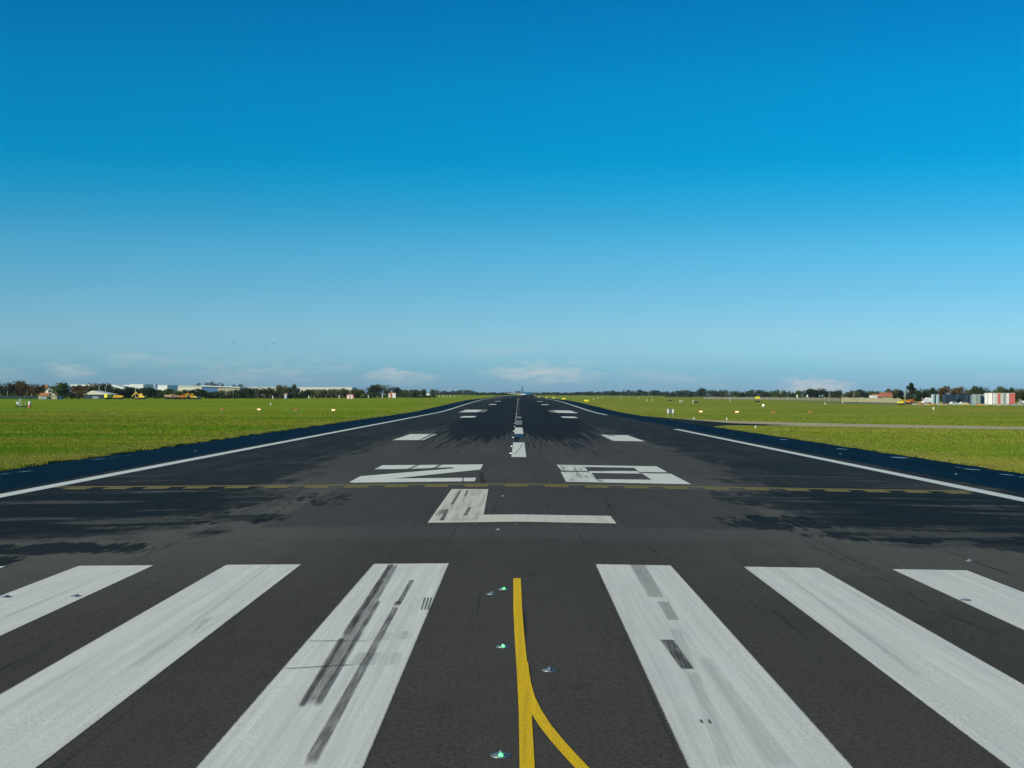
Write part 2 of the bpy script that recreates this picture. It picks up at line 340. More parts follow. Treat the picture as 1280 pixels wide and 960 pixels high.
def grass_material(name='grass_green', blades=False):
    m, b = new_mat(name); P, x, y, z = b.pos()
    n1 = b.noise(b.comb(b.mul(x, .014), b.mul(y, .028)), 1.0, 4.0, .6); n2 = b.noise(b.comb(b.mul(x, .1), b.mul(y, .13), 3.0), 1.0, 4.0, .6)
    n3 = b.noise(P, 1.3, 4.0, .65); n4 = b.noise(P, 9.0, 2.0, .6); band = b.noise(b.comb(b.mul(x, .002), b.mul(y, .045), 5.0), 1.0, 3.0, .6)
    c = b.mix(b.sm(n1, .38, .62), (.100, .195, .010), (.195, .235, .018))
    c = b.mix(b.mul(b.sm(n2, .45, .72), .55), c, (.10, .185, .016)); c = b.mix(b.mul(b.sm(band, .45, .62), .7), c, (.235, .225, .036))
    c = b.mix(b.mul(b.sm(n3, .54, .74), .32), c, (.26, .235, .06)); c = b.mix(b.mul(b.sm(n3, .42, .28), .4), c, (.055, .10, .014))
    n5 = b.noise(b.comb(b.mul(x, .32), b.mul(y, .12), 21.0), 1.0, 4.0, .65); c = b.mix(b.mul(b.sm(n5, .48, .74), .55), c, (.06, .125, .012)); c = b.mix(b.mul(b.sm(n5, .46, .26), .5), c, (.25, .23, .05))
    dry = b.mul(b.sm(x, 10.0, 45.0), b.sm(b.add(b.mul(n1, .5), b.mul(n5, .5)), .36, .6)); c = b.mix(b.mul(dry, .42), c, (.25, .225, .065))
    verge = b.mul(b.sm(b.m('ABSOLUTE', b.sub(b.m('ABSOLUTE', x), 30.0)), 7.0, .5), .45); c = b.mix(b.mul(verge, b.sm(n2, .25, .55)), c, (.24, .21, .065))
    c = b.scale(c, b.add(.98, b.mul(n4, .30)))
    if blades:
        d = b.n('ShaderNodeBsdfDiffuse', {'Color': c}); t = b.n('ShaderNodeBsdfTranslucent', {'Color': c}); q = b.n('ShaderNodeMixShader', {0: .2, 1: d.outputs[0], 2: t.outputs[0]})
        b.put(b.out.inputs[0], q.outputs[0])
    else:
        bp = b.n('ShaderNodeBump', {'Height': b.add(n3, n4), 'Strength': .6, 'Distance': .12})
        d = b.n('ShaderNodeBsdfDiffuse', {'Color': b.scale(c, 1.04), 'Normal': bp.outputs[0]}); b.put(b.out.inputs[0], d.outputs[0])
    return m

def leaf_material(name, c1, c2):
    m, b = new_mat(name); t = b.n('ShaderNodeTexCoord'); oi = b.n('ShaderNodeObjectInfo')
    n1 = b.noise(t.outputs['Object'], .45, 3.0, .6); c = b.mix(b.sm(n1, .35, .65), c1, c2)
    c = b.scale(c, b.add(.75, b.mul(oi.outputs['Random'], .5)))
    d = b.n('ShaderNodeBsdfDiffuse', {'Color': c}); tr = b.n('ShaderNodeBsdfTranslucent', {'Color': c}); q = b.n('ShaderNodeMixShader', {0: .25, 1: d.outputs[0], 2: tr.outputs[0]})
    b.put(b.out.inputs[0], q.outputs[0]); return m

MT = dict(
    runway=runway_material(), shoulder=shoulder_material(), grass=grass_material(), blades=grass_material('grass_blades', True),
    white=paint_material('worn_white_paint', (.60, .60, .565), .55, .55, .55, True), numeral=paint_material('numeral_white_paint', (.62, .625, .58), .3, .24, .60),
    letter=paint_material('cream_white_paint', (.55, .545, .47), .4, .34, .6), line=paint_material('line_white_paint', (.56, .59, .57), .3, .2, .62),
    faded=paint_material('faded_white_paint', (.19, .205, .215), .6, .5, .52),
    ghost=paint_material('rubbered_white_paint', (.05, .052, .058), .7, .5, .5),
    yellow=paint_material('yellow_paint', (.74, .46, .004), .65, .6, .53), old_yellow=paint_material('old_yellow_paint', (.185, .155, .05), .5, .5, .55),
    t_dark=tyre_material('tyre_black', .84, (.06, .062, .064)), t_mid=tyre_material('tyre_grey', .62), t_light=tyre_material('tyre_pale_grey', .30), t_faint=tyre_material('tyre_faint', .11), t_base=tyre_material('tyre_band', .46), t_streak=streak_material('tyre_streaks', .46, .68, .6), t_wear=streak_material('worn_streaks', .44, .72, .42), t_scuff=streak_material('scuff_film', .38, .72, .2),
    concrete=simple('pale_taxiway_concrete', (.40, .335, .215), .95, .02, var=.15, scale=.4), apron=simple('apron_grey', (.14, .145, .13), .95, .02, var=.2, scale=.1),
    fillet=simple('fillet_asphalt', (.018, .022, .025), .95, .03, scale=.5),
    steel=simple('dull_steel', (.22, .24, .25), .45, .5, .6), dark=simple('dark_rubber', (.02, .02, .022), .8, .2), glass=simple('dark_glass', (.02, .03, .04), .15, .5, var=.05),
    chrome=simple('scuffed_cast_metal', (.11, .16, .18), .5, .4, .3), l_off=simple('unlit_lens', (.12, .15, .18), .15, .5, var=.05),
    l_green=simple('green_lamp_lens', (.02, .5, .12), .2, .5, emis=(.08, 1.0, .16), estr=3.0, var=.02), l_white=simple('white_lamp_lens', (.8, .8, .75), .2, .5, emis=(1, .95, .82), estr=1.3, var=.02),
    l_warm=simple('warm_lamp_lens', (.8, .6, .3), .2, .5, emis=(1, .72, .30), estr=2.2, var=.02),
    orange=simple('orange_paint', (.55, .16, .02), .5), yel=simple('machine_yellow', (.68, .42, .02), .5), bright=simple('bright_yellow', (.80, .62, .03), .5), ochre=simple('dusty_ochre', (.42, .25, .08), .7),
    wpaint=simple('white_coating', (.74, .73, .70), .5, var=.06), cream=simple('cream_cladding', (.58, .57, .50), .6, var=.05, scale=.3), wclad=simple('white_cladding', (.72, .74, .74), .55, var=.05, scale=.3),
    blueclad=simple('blue_cladding', (.06, .14, .30), .5, var=.1, scale=.3), greyblue=simple('grey_blue_cladding', (.22, .30, .38), .5, var=.1, scale=.3), navy=simple('navy_container_paint', (.022, .04, .065), .5, var=.1),
    greyc=simple('grey_container_paint', (.27, .32, .30), .5, var=.08), palec=simple('pale_blue_paint', (.46, .60, .64), .5, var=.06), red=simple('faded_red_paint', (.58, .14, .12), .55, var=.1), pinkish=simple('dusty_brown', (.36, .24, .16), .7),
    roof_d=simple('dark_slate', (.05, .052, .058), .8), tile=simple('orange_roof_tile', (.42, .16, .06), .8, scale=2.0), rtile=simple('red_roof_tile', (.34, .12, .075), .8, scale=2.0), brick=simple('dark_red_brick', (.16, .06, .045), .9),
    render=simple('white_render', (.70, .67, .58), .8, var=.06), stone=simple('stone_render', (.36, .32, .24), .9), teal=simple('green_fence_screen', (.008, .045, .035), .9, var=.3, scale=.8),
    wall=simple('beige_perimeter_concrete', (.27, .25, .17), .9, .1, var=.12, scale=.5), dimwall=simple('weathered_concrete', (.16, .155, .12), .9, .1, var=.2, scale=.3), signblue=simple('slate_blue_board', (.10, .13, .22), .5, var=.05), signyel=simple('yellow_sign_face', (.85, .70, .02), .4, var=.03),
    bark=simple('bark', (.06, .048, .036), .95), birch=simple('pale_bark', (.26, .25, .21), .9), galv=simple('galvanised_pole', (.42, .44, .43), .5, .5, .3), bird=simple('bird_dark', (.035, .035, .04), .9),
    jetblue=simple('airliner_blue', (.025, .085, .16), .3, .5, var=.03), jetnavy=simple('airliner_navy', (.012, .035, .08), .3, .5, var=.03), jetfin=simple('airliner_fin_teal', (.02, .08, .13), .35, .5, var=.03), jetwing=simple('airliner_wing_grey', (.52, .53, .50), .45, .5, var=.04),
)
def water():
    m, b = new_mat('thin_water'); P, x, y, z = b.pos(); n1 = b.noise(P, 6.0, 2.0, .5)
    finish(b, (.01, .015, .02), .06, .5, bump=n1, bstr=.04, bdist=.005); return m
MT['water'] = water()
def wet():
    m, b = new_mat('wet_asphalt'); P, x, y, z = b.pos(); n1 = b.noise(P, 3.0, 3.0, .6)
    finish(b, (.012, .02, .032), b.sm(n1, .3, .7, .35, .7), .3, bump=n1, bstr=.05, bdist=.005); return m
MT['wet'] = wet()
LEAF = dict(dark=leaf_material('dark_leaves', (.022, .036, .018), (.05, .07, .028)), green=leaf_material('green_leaves', (.04, .072, .022), (.09, .125, .04)),
            olive=leaf_material('olive_leaves', (.065, .078, .028), (.13, .12, .045)), brown=leaf_material('brown_leaves', (.075, .05, .022), (.15, .092, .036)),
            pale=leaf_material('pale_leaves', (.09, .10, .055), (.18, .175, .105)), far=leaf_material('haze_lightened_leaves', (.036, .055, .036), (.07, .088, .05)))  # far crowns carry distance haze as a lighter leaf colour

# ------------------------------------------------------------------ ground, runway, shoulders
def make_ground():
    xs = sorted(set([-30.06, -29.9, 29.9, 30.06, 0, -60, 60] + [s*v for s in (-1, 1) for v in (20, 45, 80, 110, 150, 200, 280, 400, 600, 900, 1400, 2200)]))
    ys = list(np.arange(-150, 5001, KN)); V = []; Fc = []
    for y in ys:
        for x in xs: V.append((x, y, gz(x, y) + (-.35 if abs(x) < 29.95 and y <= 2650 else .06)))
    n = len(xs)
    for j in range(len(ys)-1):
        for i in range(n-1): Fc.append((j*n+i, j*n+i+1, (j+1)*n+i+1, (j+1)*n+i))
    me = bpy.data.meshes.new('grass_field'); me.from_pydata(V, [], Fc); me.update()
    return tag(link('grass_field', me, MT['grass']), 'flat green airfield grass on both sides of the runway', kind='structure')
make_ground()
runway = tag(sheet('runway', [rect(-23.2, 23.2, -120, 2640)], 0, MT['runway']), 'long dark asphalt runway running straight to the horizon', kind='structure')
sh_l = tag(sheet('runway_shoulder', [rect(-30.03, -23.2, -120, 2640)], 0, MT['shoulder']), 'navy sky-tinted shoulder along the left runway edge', kind='structure')
sh_r = tag(sheet('runway_shoulder', [rect(23.2, 30.03, -120, 2640)], 0, MT['shoulder']), 'navy sky-tinted shoulder along the right runway edge', kind='structure')

# ------------------------------------------------------------------ painted markings (parts of the runway)
def mark(name, polys, mat, dz=.006, label=None, parent=None):
    o = (soft_sheet if mat.startswith('t_') else sheet)(name, polys, dz, MT[mat], parent or runway)
    if label: o['label'] = label
    return o
TOP = gp(653, 704)[1]
stripes = {}
for k in range(-6, 6):
    xl = (1.8 + 3.6*k) + .1 if k >= 0 else (-1.8 + 3.6*(k+1) - 1.8) + .1
    stripes[k] = soft_sheet('threshold_stripe', [rect(xl-.03, xl+1.83, TOP-30, TOP+.04)], .006, MT['white'], runway, .035, .004)
# tyre marks and scuffs lying on the stripes
def tyre(k, polys, mat, dz=.010, name='tyre_mark'): return mark(name, polys, mat, dz, parent=stripes[k])
tyre(-1, [pq((486, 704.5), (500, 704.5), (396, 886), (370, 886))], 't_base')
tyre(-1, [pq((486, 704.5), (493, 704.5), (435, 797), (424, 797)), pq((424, 797), (432, 797), (379, 886), (370, 886))], 't_mid', .013)
tyre(-1, [pq((472, 750), (477, 750), (399, 886), (389, 886))], 't_mid', .013)
tyre(-1, [pq((512, 725), (519, 725), (501, 756), (494, 756)), pq((492, 757), (500, 757), (393, 962), (373, 962))], 't_mid')
tyre(-1, [pq((494, 752), (503, 752), (500, 757.5), (491, 757.5))], 't_mid', .013)
for dxp in (0, 4, 8): tyre(-1, [pq((530+dxp, 747), (532.5+dxp, 747), (528+dxp, 763), (525+dxp, 763))], 't_mid')
tyre(-1, [pq((380, 801.3), (464, 801.3), (464, 802.2), (379, 802.2))], 't_mid', name='scuff_mark'); tyre(-1, [pq((353, 836), (445, 830.5), (445, 832), (352, 837.5))], 't_mid', name='scuff_mark')
tyre(-1, [pq((440, 792), (520, 789), (517, 799), (436, 803))], 't_scuff', name='scuff_mark'); tyre(-1, [pq((430, 816), (507, 816), (502, 832), (424, 832))], 't_scuff', name='scuff_mark')
tyre(0, [pq((823, 799.5), (842.5, 799.5), (869, 837.5), (851, 837.5))], 't_dark'); tyre(0, [pq((873, 900), (877, 900), (880, 904.5), (876, 904.5)), pq((884, 900), (887, 900), (890, 905), (886, 905))], 't_dark')
tyre(0, [pq((785, 705), (807, 705), (832, 748), (810, 748))], 't_light'); tyre(0, [pq((820, 752), (836, 752), (851, 776), (834, 776))], 't_light')
tyre(0, [pq((836, 786), (851, 786), (873, 838), (855, 838)), pq((857, 840), (873, 840), (923, 962), (900, 962))], 't_faint')
tyre(0, [pq((870, 820), (886, 820), (1000, 962), (960, 962))], 't_faint')
tyre(-2, [pq((338, 706), (343, 706), (170, 838), (155, 838))], 't_faint'); tyre(-2, [pq((250, 776), (310, 758), (296, 778), (232, 798))], 't_scuff', name='scuff_mark')
tyre(1, [pq((966, 708), (970, 708), (1160, 850), (1148, 850))], 't_faint'); tyre(-3, [pq((150, 712), (156, 711), (0, 772), (0, 776))], 't_faint')

# the letter L and the numerals 2 and 8
mark('painted_letter', [pq((564.5, 611.5), (610.5, 611.5), (604.5, 643.5), (763, 645.0), (770.5, 654.5), (663, 652.4), (534.5, 653.6))], 'letter', label='white letter L painted on the runway')
mark('tyre_mark', [pq((565, 612), (609, 612), (603, 652), (538, 652))], 't_wear', .010)
mark('tyre_mark', [pq((574, 613), (577, 613), (567, 631), (563, 631)), pq((583, 613), (585, 613), (582.5, 620), (580, 620)), pq((557, 637), (561, 637), (555, 651), (549, 651)), pq((585, 634), (590, 634), (584, 645), (578, 645))], 't_mid', .013)
mark('tyre_mark', [pq((547, 638), (560, 636), (556, 642), (542, 646))], 't_light', .013); mark('tyre_mark', [pq((742, 645), (752, 645), (758, 653), (748, 653))], 't_wear', .010)
mark('painted_number', [pq((478, 581.6), (603.8, 580.6), (600.5, 587.0), (492, 598.2), (595, 597.2), (593.5, 601.6), (440, 603.4), (437, 602.6), (450.5, 595.4), (462, 594.4), (569, 585.4), (564, 584.2), (507, 586.3), (468, 586.6))],
     'numeral', label='white numeral 2 painted on the runway')
mark('painted_number', [pq((695.5, 581), (821, 583.0), (834.5, 590.6), (800, 590.2), (797, 588.6), (791.5, 585.6), (731.5, 584.4), (735, 589), (702, 588.2)),
                        pq((701, 589.8), (736, 589.8), (736, 589.0), (796, 588.6), (800, 591.6), (838.5, 592.2), (864, 605.4), (707.5, 602.3))], 'numeral', label='white numeral 8 painted on the runway')
# bare asphalt seen inside the lower loop of the 8
mark('asphalt_infill', [pq((739, 591.4), (802.5, 592.2), (814.5, 599.8), (745.5, 599.0))], 'runway', .012)
mark('asphalt_infill', [pq((731, 583.9), (792.5, 584.9), (797.5, 589.0), (735.6, 588.4))], 'runway', .012); mark('asphalt_infill', [pq((701, 588.5), (733, 589.1), (734.5, 590.1), (701.5, 589.7))], 'runway', .012); mark('asphalt_infill', [pq((806, 590.6), (836, 590.9), (839, 592.0), (808, 591.6))], 'runway', .012)
mark('tyre_mark', [pq((698, 581.6), (733, 582.4), (744, 602.6), (710, 602.2))], 't_streak', .013)
mark('tyre_mark', [pq((740, 583.6), (750, 583.8), (757, 590.5), (747, 590.5)), pq((775, 584), (781, 584.2), (790, 590), (783, 590)), pq((736, 595), (742, 595), (757, 602.8), (749, 602.8))], 't_streak', .016)
mark('tyre_mark', [pq((520, 581), (526, 581), (513, 587), (507, 587)), pq((548, 581), (553, 581), (545, 586), (539, 586)), pq((577.5, 596), (580, 596), (579.5, 604), (577, 604)), pq((598, 590), (604, 590), (607, 604), (600, 604))], 't_mid', .013)
# transverse yellow line with dashes
def yline(px0, px1, y_off, thick, n=1):
    xa, xb = px0, px1
    return [(xa, 68.6+y_off), (xb, 68.6+y_off), (xb, 68.6+y_off+thick), (xa, 68.6+y_off+thick)]
mark('yellow_cross_line', [yline(-21.6, 21.2, 0, .75)], 'old_yellow', label='faded yellow line painted across the runway')
for k in range(-11, 12): mark('yellow_dash', [yline(k*1.83-.62, k*1.83+.46, -1.55, 1.35)], 'old_yellow')
# yellow lead-on line with its branch
lead = [(-.02, gp(648, 723)[1]), (.0, 28), (.03, 25), (.07, 22), (.10, 19), (.11, 16), (.11, 12), (.11, 0), (.11, -40)]
mark('taxi_line', strip(lead, .165), 'yellow', label='yellow lead line ending on the runway centre')
cur = [(.082, 22.6), (.092, 21.8), (.115, 20.9), (.155, 20.0), (.235, 19.1), (.335, 18.3), (.47, 17.45), (.60, 16.75), (.735, 16.05)]
for k in range(1, 9):
    a = R(79-7*k) if 79-7*k > 20 else R(20); px_, py_ = cur[-1]; cur.append((px_+1.1*math.cos(a)*.75, py_-1.1*math.sin(a)))
mark('taxi_line', strip(cur, .155), 'yellow', .009, label='yellow line curving off to the right')
mark('tyre_mark', [pq((655.5, 862), (660.5, 862), (657.5, 958), (651.5, 958))], 't_faint', .013)
# runway edge lines
mark('edge_line', [rect(-22.45, -21.6, -120, 2630)], 'line', label='white edge line on the left of the runway'); mark('edge_line', [rect(21.15, 22.0, -120, 203)], 'line', label='white edge line on the right, near stretch')
mark('edge_line', [rect(21.3, 22.15, 365, 2630)], 'line', label='white edge line on the right, far stretch')
# touchdown zone bars and aiming points
for d, ln in ((142, 23), (300, 23), (592, 22), (742, 22)):
    for s in (-1, 1): mark('touchdown_bar', [rect(s*10.6-1.5, s*10.6+1.5, d, d+ln)], 'numeral')
mark('aiming_bar', [rect(-16.5, -9.4, 405, 462)], 'numeral'); mark('aiming_bar', [rect(8.8, 16.0, 398, 455)], 'numeral')
mark('tyre_mark', [rect(-11.6, -9.2, 395, 465), rect(8.2, 10.6, 390, 460)], 't_mid', .012)
mark('tyre_mark', [[(-9.6, 142), (-9.3, 142), (-9.2, 165), (-9.9, 165)], rect(9.7, 10.6, 160, 164)], 't_mid', .012)
# centre line
for k, (a, bb, mt) in enumerate(((100, 132, 'numeral'), (163, 197, 'numeral'), (217, 258, 'faded'), (280, 312, 'faded'), (1010, 1200, 'faded'))):
    mark('centre_dash', [rect(-.48, .52, a, bb)], mt)
for a in range(340, 1000, 60): mark('centre_dash', [rect(-.42, .42, a, a+30)], 'ghost')
mark('wet_patch', [rect(-.5, .56, 150, 162)], 'wet', .008)
mark('tyre_mark', [strip([(-.3, 104), (-.05, 112), (.2, 120), (.3, 127)], .09)[k] for k in range(3)], 't_mid', .012)
# thin standing water in the gutters of the shoulders
pud = [((0, 593), (12, 592), 1.3), ((22, 590.3), (41, 588.6), 1.6), ((58, 586), (67, 584.6), 1.0), ((112, 574.6), (132, 573.5), .9), ((134, 573), (151, 571), 1.0), ((153, 570.5), (165, 568.9), .9), ((191, 564.6), (201, 563.2), .9),
       ((250, 557), (262, 555.4), .7), ((310, 548), (330, 545.2), .7), ((1113, 571.5), (1136, 572.6), 1.5), ((1194, 583.8), (1201, 584.6), 1.2), ((1203, 586), (1227, 587.6), 1.3), ((1232, 586.6), (1247, 588), 1.3), ((1249, 592.6), (1268, 594.4), 1.6), ((1273, 596), (1290, 597.8), 1.6),
       ((974, 549), (985, 550), 1.2), ((1045, 560.6), (1060, 562), 1.3)]
for p, q, t in pud:
    (x0, y0), (x1, y1) = gp(*p), gp(*q); th = t*y0*y0/(F*4.39)*.55; sgn = -1 if p[0] < 640 else 1
    pts = []; nseg = 8
    for i in range(nseg+1): u = i/nseg; pts.append((x0+(x1-x0)*u, y0+(y1-y0)*u + th*.5*math.sin(math.pi*u)**.5 + random.uniform(-.04, .04)*th))
    for i in range(nseg, -1, -1): u = i/nseg; pts.append((x0+(x1-x0)*u, y0+(y1-y0)*u - th*.5*math.sin(math.pi*u)**.5 - .002))
    pts = [(max(-29.9, min(29.9, a)), c) for a, c in pts]
    mark('puddle', [pts], 'water', .007, parent=sh_l if sgn < 0 else sh_r)

# side taxiway on the right and the distant pavements
TN = [(30, 243), (34, 240), (40, 236.5), (52, 231), (75, 218), (140, 178), (300, 85)]
TF = [(30, 335), (34, 305), (38, 290), (45, 276), (58, 261), (81, 240), (150, 200), (310, 110)]
tag(sheet('taxiway', [TN + TF[::-1]], .075, MT['concrete']), 'pale concrete taxiway leaving the runway to the right', kind='structure')
tag(sheet('taxiway_fillet', [[(29.9, 226), (33, 236), (40, 237), (45, 241), (37, 258), (33.5, 300), (29.9, 350)]], .081, MT['fillet']), 'dark asphalt fillet where the side taxiway joins', kind='structure')
def far_strip(name, a, c, depth, mat, label, dz=.08):
    (x0, d0), (x1, d1) = a, c
    xa, xb = at(x0, d0)[0], at(x1, d1)[0]
    tag(sheet(name, [[(xa, d0), (xb, d1), (xb, d1+depth), (xa, d0+depth)]], dz, MT[mat]), label, kind='structure')
far_strip('apron', (1040, 740), (1420, 640), 70, 'apron', 'grey apron under the containers at the right')
far_strip('distant_taxiway', (850, 1500), (1060, 950), 140, 'apron', 'thin grey distant taxiway behind the right grass')
far_strip('distant_taxiway', (980, 900), (1130, 770), 40, 'apron', 'grey distant taxiway in front of the beige wall', .1)

# ------------------------------------------------------------------ inset lights
def lathe_part(prof, n=18): return MB().lathe(prof, 'z', n)
def inset_light(loc, lens, label, group, facing=-1):
    r = empty('inset_light', loc, 0, label, 'runway light', group)
    r.scale = (.76, .76, .8)
    lathe_part([(.155, -.02), (.155, .006), (.14, .010), (.118, .010)]).build('rim', MT['steel'], r, True)
    lathe_part([(.117, .0), (.112, .014), (.085, .026), (.04, .030), (.005, .031)]).build('housing', MT['chrome'], r, True)
    MB().lathe([(.004, -.128), (.030, -.118), (.036, -.09), (.030, -.06)], 'y', 12, (0, 0, .018)).build('lens', MT[lens], r, True)
    MB().lathe([(.030, .06), (.036, .09), (.030, .118), (.004, .128)], 'y', 12, (0, 0, .018)).build('lens', MT['l_off'], r, True)
    for k in range(6): a = k*1.047+.3; MB().tube((.136*math.cos(a), .136*math.sin(a), .004), (.136*math.cos(a), .136*math.sin(a), .016), .011, n=6).build('bolt', MT['dark'], r)
    return r
def on_ground(px, py): x, y = gp(px, py); return (x, y, gz(x, y)+.004)
inset_light(on_ground(626, 944.5), 'l_green', 'nearest lit green inset light, left of the fork in the yellow line', 'green inset lights')
inset_light(on_ground(629, 808.5), 'l_green', 'middle lit green inset light beside the straight yellow line', 'green inset lights')
inset_light(on_ground(630, 736.5), 'l_green', 'farthest lit green inset light, beside the tip of the yellow line', 'green inset lights')
unlit = [((615, 742.5), 'unlit inset light just left of the farthest green light'), ((687, 838), 'unlit inset light right of the yellow line'), ((95, 745.5), 'unlit inset light at the inner edge of the far left stripe'),
         ((8, 746.5), 'unlit inset light on the far left stripe at the frame edge'), ((1207, 750.5), 'unlit inset light at the edge of the far right stripe'), ((624, 662), 'unlit inset light just below the letter L'),
         ((630, 620), 'unlit inset light right of the upright of the letter L'), ((1212, 701), 'unlit inset light beyond the far right stripe')]
proto_u = None
for p, lb in unlit:
    if proto_u is None: proto_u = o = inset_light(on_ground(*p), 'l_off', lb, 'unlit inset lights')
    else: o = copy_tree(proto_u); o['label'] = lb; o.location = on_ground(*p)
def centre_light(loc, label, grp):
    r = empty('centreline_light', loc, 0, label, 'runway light', grp)
    lathe_part([(.15, -.01), (.15, .01), (.10, .03), (.03, .035)], 10).build('housing', MT['steel'], r)
    MB().box(-.05, .05, -.15, -.09, .012, .055).build('lens', MT['l_white'], r); return r
cl0 = None
for k in range(34):
    y = 106+15*k if k < 2 else 121+27*(k-1); loc = (-.56, y, gz(-.56, y)+.012)
    lb = {0: 'white centreline light beside the near end of the first centre dash', 1: 'white centreline light beside the far half of the first centre dash'}.get(k, 'tiny white centreline light in the dark rubber zone')
    if cl0 is None: cl0 = o = centre_light(loc, lb, 'white centreline lights')
    else: o = copy_tree(cl0); o.location = loc; o['label'] = lb
eg = [(25.3, 85.7), (25.2, 116), (-25.3, 116)] + [(s*25.3, d) for d in range(176, 900, 60) for s in (-1, 1)]
for k, (x, y) in enumerate(eg):
    o = copy_tree(proto_u); o.name = 'edge_light'; o.location = (x, y, gz(x, y)+.004); o['group'] = 'inset edge lights on the shoulders'
    o['label'] = ('nearest inset edge light on the right shoulder', 'second inset edge light on the right shoulder', 'nearest inset edge light on the left shoulder')[k] if k < 3 else 'small inset edge light farther along the runway shoulder'

# ------------------------------------------------------------------ grass blades (one mass)
def make_blades():
    parts = []
    def field(side, n, y0, y1):
        u = rng.random(n); y = 1/(1/y0+(1/y1-1/y0)*u**1.0); y = np.where(rng.random(n) < np.interp(y, [150, y1], [1, .05]), y, 1/(1/y0+(1/150-1/y0)*rng.random(n)))
        mx = np.where(side < 0, 648/F, 632/F)*y*1.02
        x = side*(30.1+(np.maximum(mx, 30.4)-30.1)*rng.random(n)); return x, y
    for side, n in ((-1, 130000), (1, 130000)):
        x, y = field(side, n, 84, 480); parts.append((x, y, rng.uniform(.03, .075, n)*(1+y/400), rng.uniform(.05, .11, n)*(1+y/160)))
    for side in (-1, 1):
        n = 26000; u = rng.random(n); y = 1/(1/70+(1/800-1/70)*u); j = np.clip(rng.normal(0, .09, n)+.13*np.sin(y*.9)+.12*np.sin(y*.37+1), -.25, .5)
        x = side*(30.03-j*.9); parts.append((x, y, rng.uniform(.05, .12, n)*(1+y/600), rng.uniform(.05, .10, n)*(1+y/300)))
    x, y, h, wd = (np.concatenate([p[k] for p in parts]) for k in range(4))
    tn = np.interp(x, [p[0] for p in TN], [p[1] for p in TN]); tf = np.interp(x, [p[0] for p in TF], [p[1] for p in TF])
    keep = ~((x > 29) & (y > tn-2) & (y < tf+2)) & ~((x > 29) & (x < 40) & (y > 225) & (y < 350)); x, y, h, wd = x[keep], y[keep], h[keep], wd[keep]
    n = len(x); z = gzv(x, y)+np.where(np.abs(x) > 30.05, .055, -.005); a = rng.random(n)*np.pi; lean = rng.normal(0, .5, (n, 2))*h[:, None]
    cx, sx = np.cos(a)*wd, np.sin(a)*wd; V = np.empty((n, 6, 3))
    for k, (ux, uy) in enumerate(((cx, sx), (-sx*.8, cx*.8))):
        V[:, 3*k, 0] = x-ux; V[:, 3*k, 1] = y-uy; V[:, 3*k, 2] = z
        V[:, 3*k+1, 0] = x+ux; V[:, 3*k+1, 1] = y+uy; V[:, 3*k+1, 2] = z
        V[:, 3*k+2, 0] = x+lean[:, 0]*(1-2*k); V[:, 3*k+2, 1] = y+lean[:, 1]*(1-2*k); V[:, 3*k+2, 2] = z+h*(1-.2*k)
    me = bpy.data.meshes.new('grass'); nt = n*2
    me.vertices.add(nt*3); me.vertices.foreach_set('co', V.reshape(-1)); me.loops.add(nt*3); me.loops.foreach_set('vertex_index', np.arange(nt*3, dtype=np.int32))
    me.polygons.add(nt); me.polygons.foreach_set('loop_start', np.arange(0, nt*3, 3, dtype=np.int32)); me.update(calc_edges=True)
    return tag(link('grass', me, MT['blades']), 'short mown grass blades along the runway edges', kind='stuff')
make_blades()

# ------------------------------------------------------------------ trees
def crown_mesh(kind, seed, n=1300):
    """leaf clumps spread through lobes, unit height 1, foot of the crown at z=.12"""
    r = random.Random(seed); V = []; Fc = []
    if kind == 'round': lobes = [(r.gauss(0, .20), r.gauss(0, .20), r.uniform(.30, .76), r.uniform(.17, .27)) for _ in range(12)]
    elif kind == 'wide': lobes = [(r.gauss(0, .36), r.gauss(0, .25), r.uniform(.26, .74), r.uniform(.17, .27)) for _ in range(16)]
    elif kind == 'conical': lobes = [(r.gauss(0, .24*(1-t)+.02), r.gauss(0, .24*(1-t)+.02), .16+.74*t, .07+.17*(1-t)) for t in [k/13 for k in range(14)]]
    else: lobes = [(r.gauss(0, .5), r.gauss(0, .3), r.uniform(.15, .62), r.uniform(.2, .34)) for _ in range(9)]
    for _ in range(n):
        lx, ly, lz, lr = r.choice(lobes); d = Vector((r.gauss(0, 1), r.gauss(0, 1), r.gauss(0, 1))).normalized(); rr = lr*(1-.55*r.random()**2.2)
        c = Vector((lx, ly, lz))+d*rr
        if c.z < .03: c.z = r.uniform(.03, .15)
        s = r.uniform(.024, .046); nn = (d+Vector((r.gauss(0, .6), r.gauss(0, .6), r.gauss(0, .6)))).normalized(); u = nn.orthogonal().normalized(); v = nn.cross(u); i = len(V)
        V += [tuple(c+u*s*r.uniform(.7, 1.3)), tuple(c+v*s*r.uniform(.7, 1.3)), tuple(c-u*s*r.uniform(.7, 1.3)), tuple(c-v*s*r.uniform(.7, 1.3))]; Fc.append((i, i+1, i+2, i+3))
    top = max(v[2] for v in V); V = [(a, b_, c/top) for a, b_, c in V]
    me = bpy.data.meshes.new('crown'); me.from_pydata(V, [], Fc); me.update(); return me
def trunk_mesh(seed, branches=5):
    r = random.Random(seed); b = MB(); b.tube((0, 0, -.03), (.01, 0, .42), .030, .018, 6); b.tube((.01, 0, .42), (.0, .02, .75), .018, .006, 5)
    for k in range(branches):
        a = r.uniform(0, 6.28); z0 = r.uniform(.22, .5); b.tube((.005, 0, z0), (math.cos(a)*.2, math.sin(a)*.2, z0+r.uniform(.15, .3)), .010, .004, 4)
    return b.mesh('trunk')
CROWN = {k: [crown_mesh(k, 10*i+j) for j in range(4)] for i, k in enumerate(('round', 'wide', 'conical', 'bush'))}
TRUNK = [trunk_mesh(k) for k in range(4)]
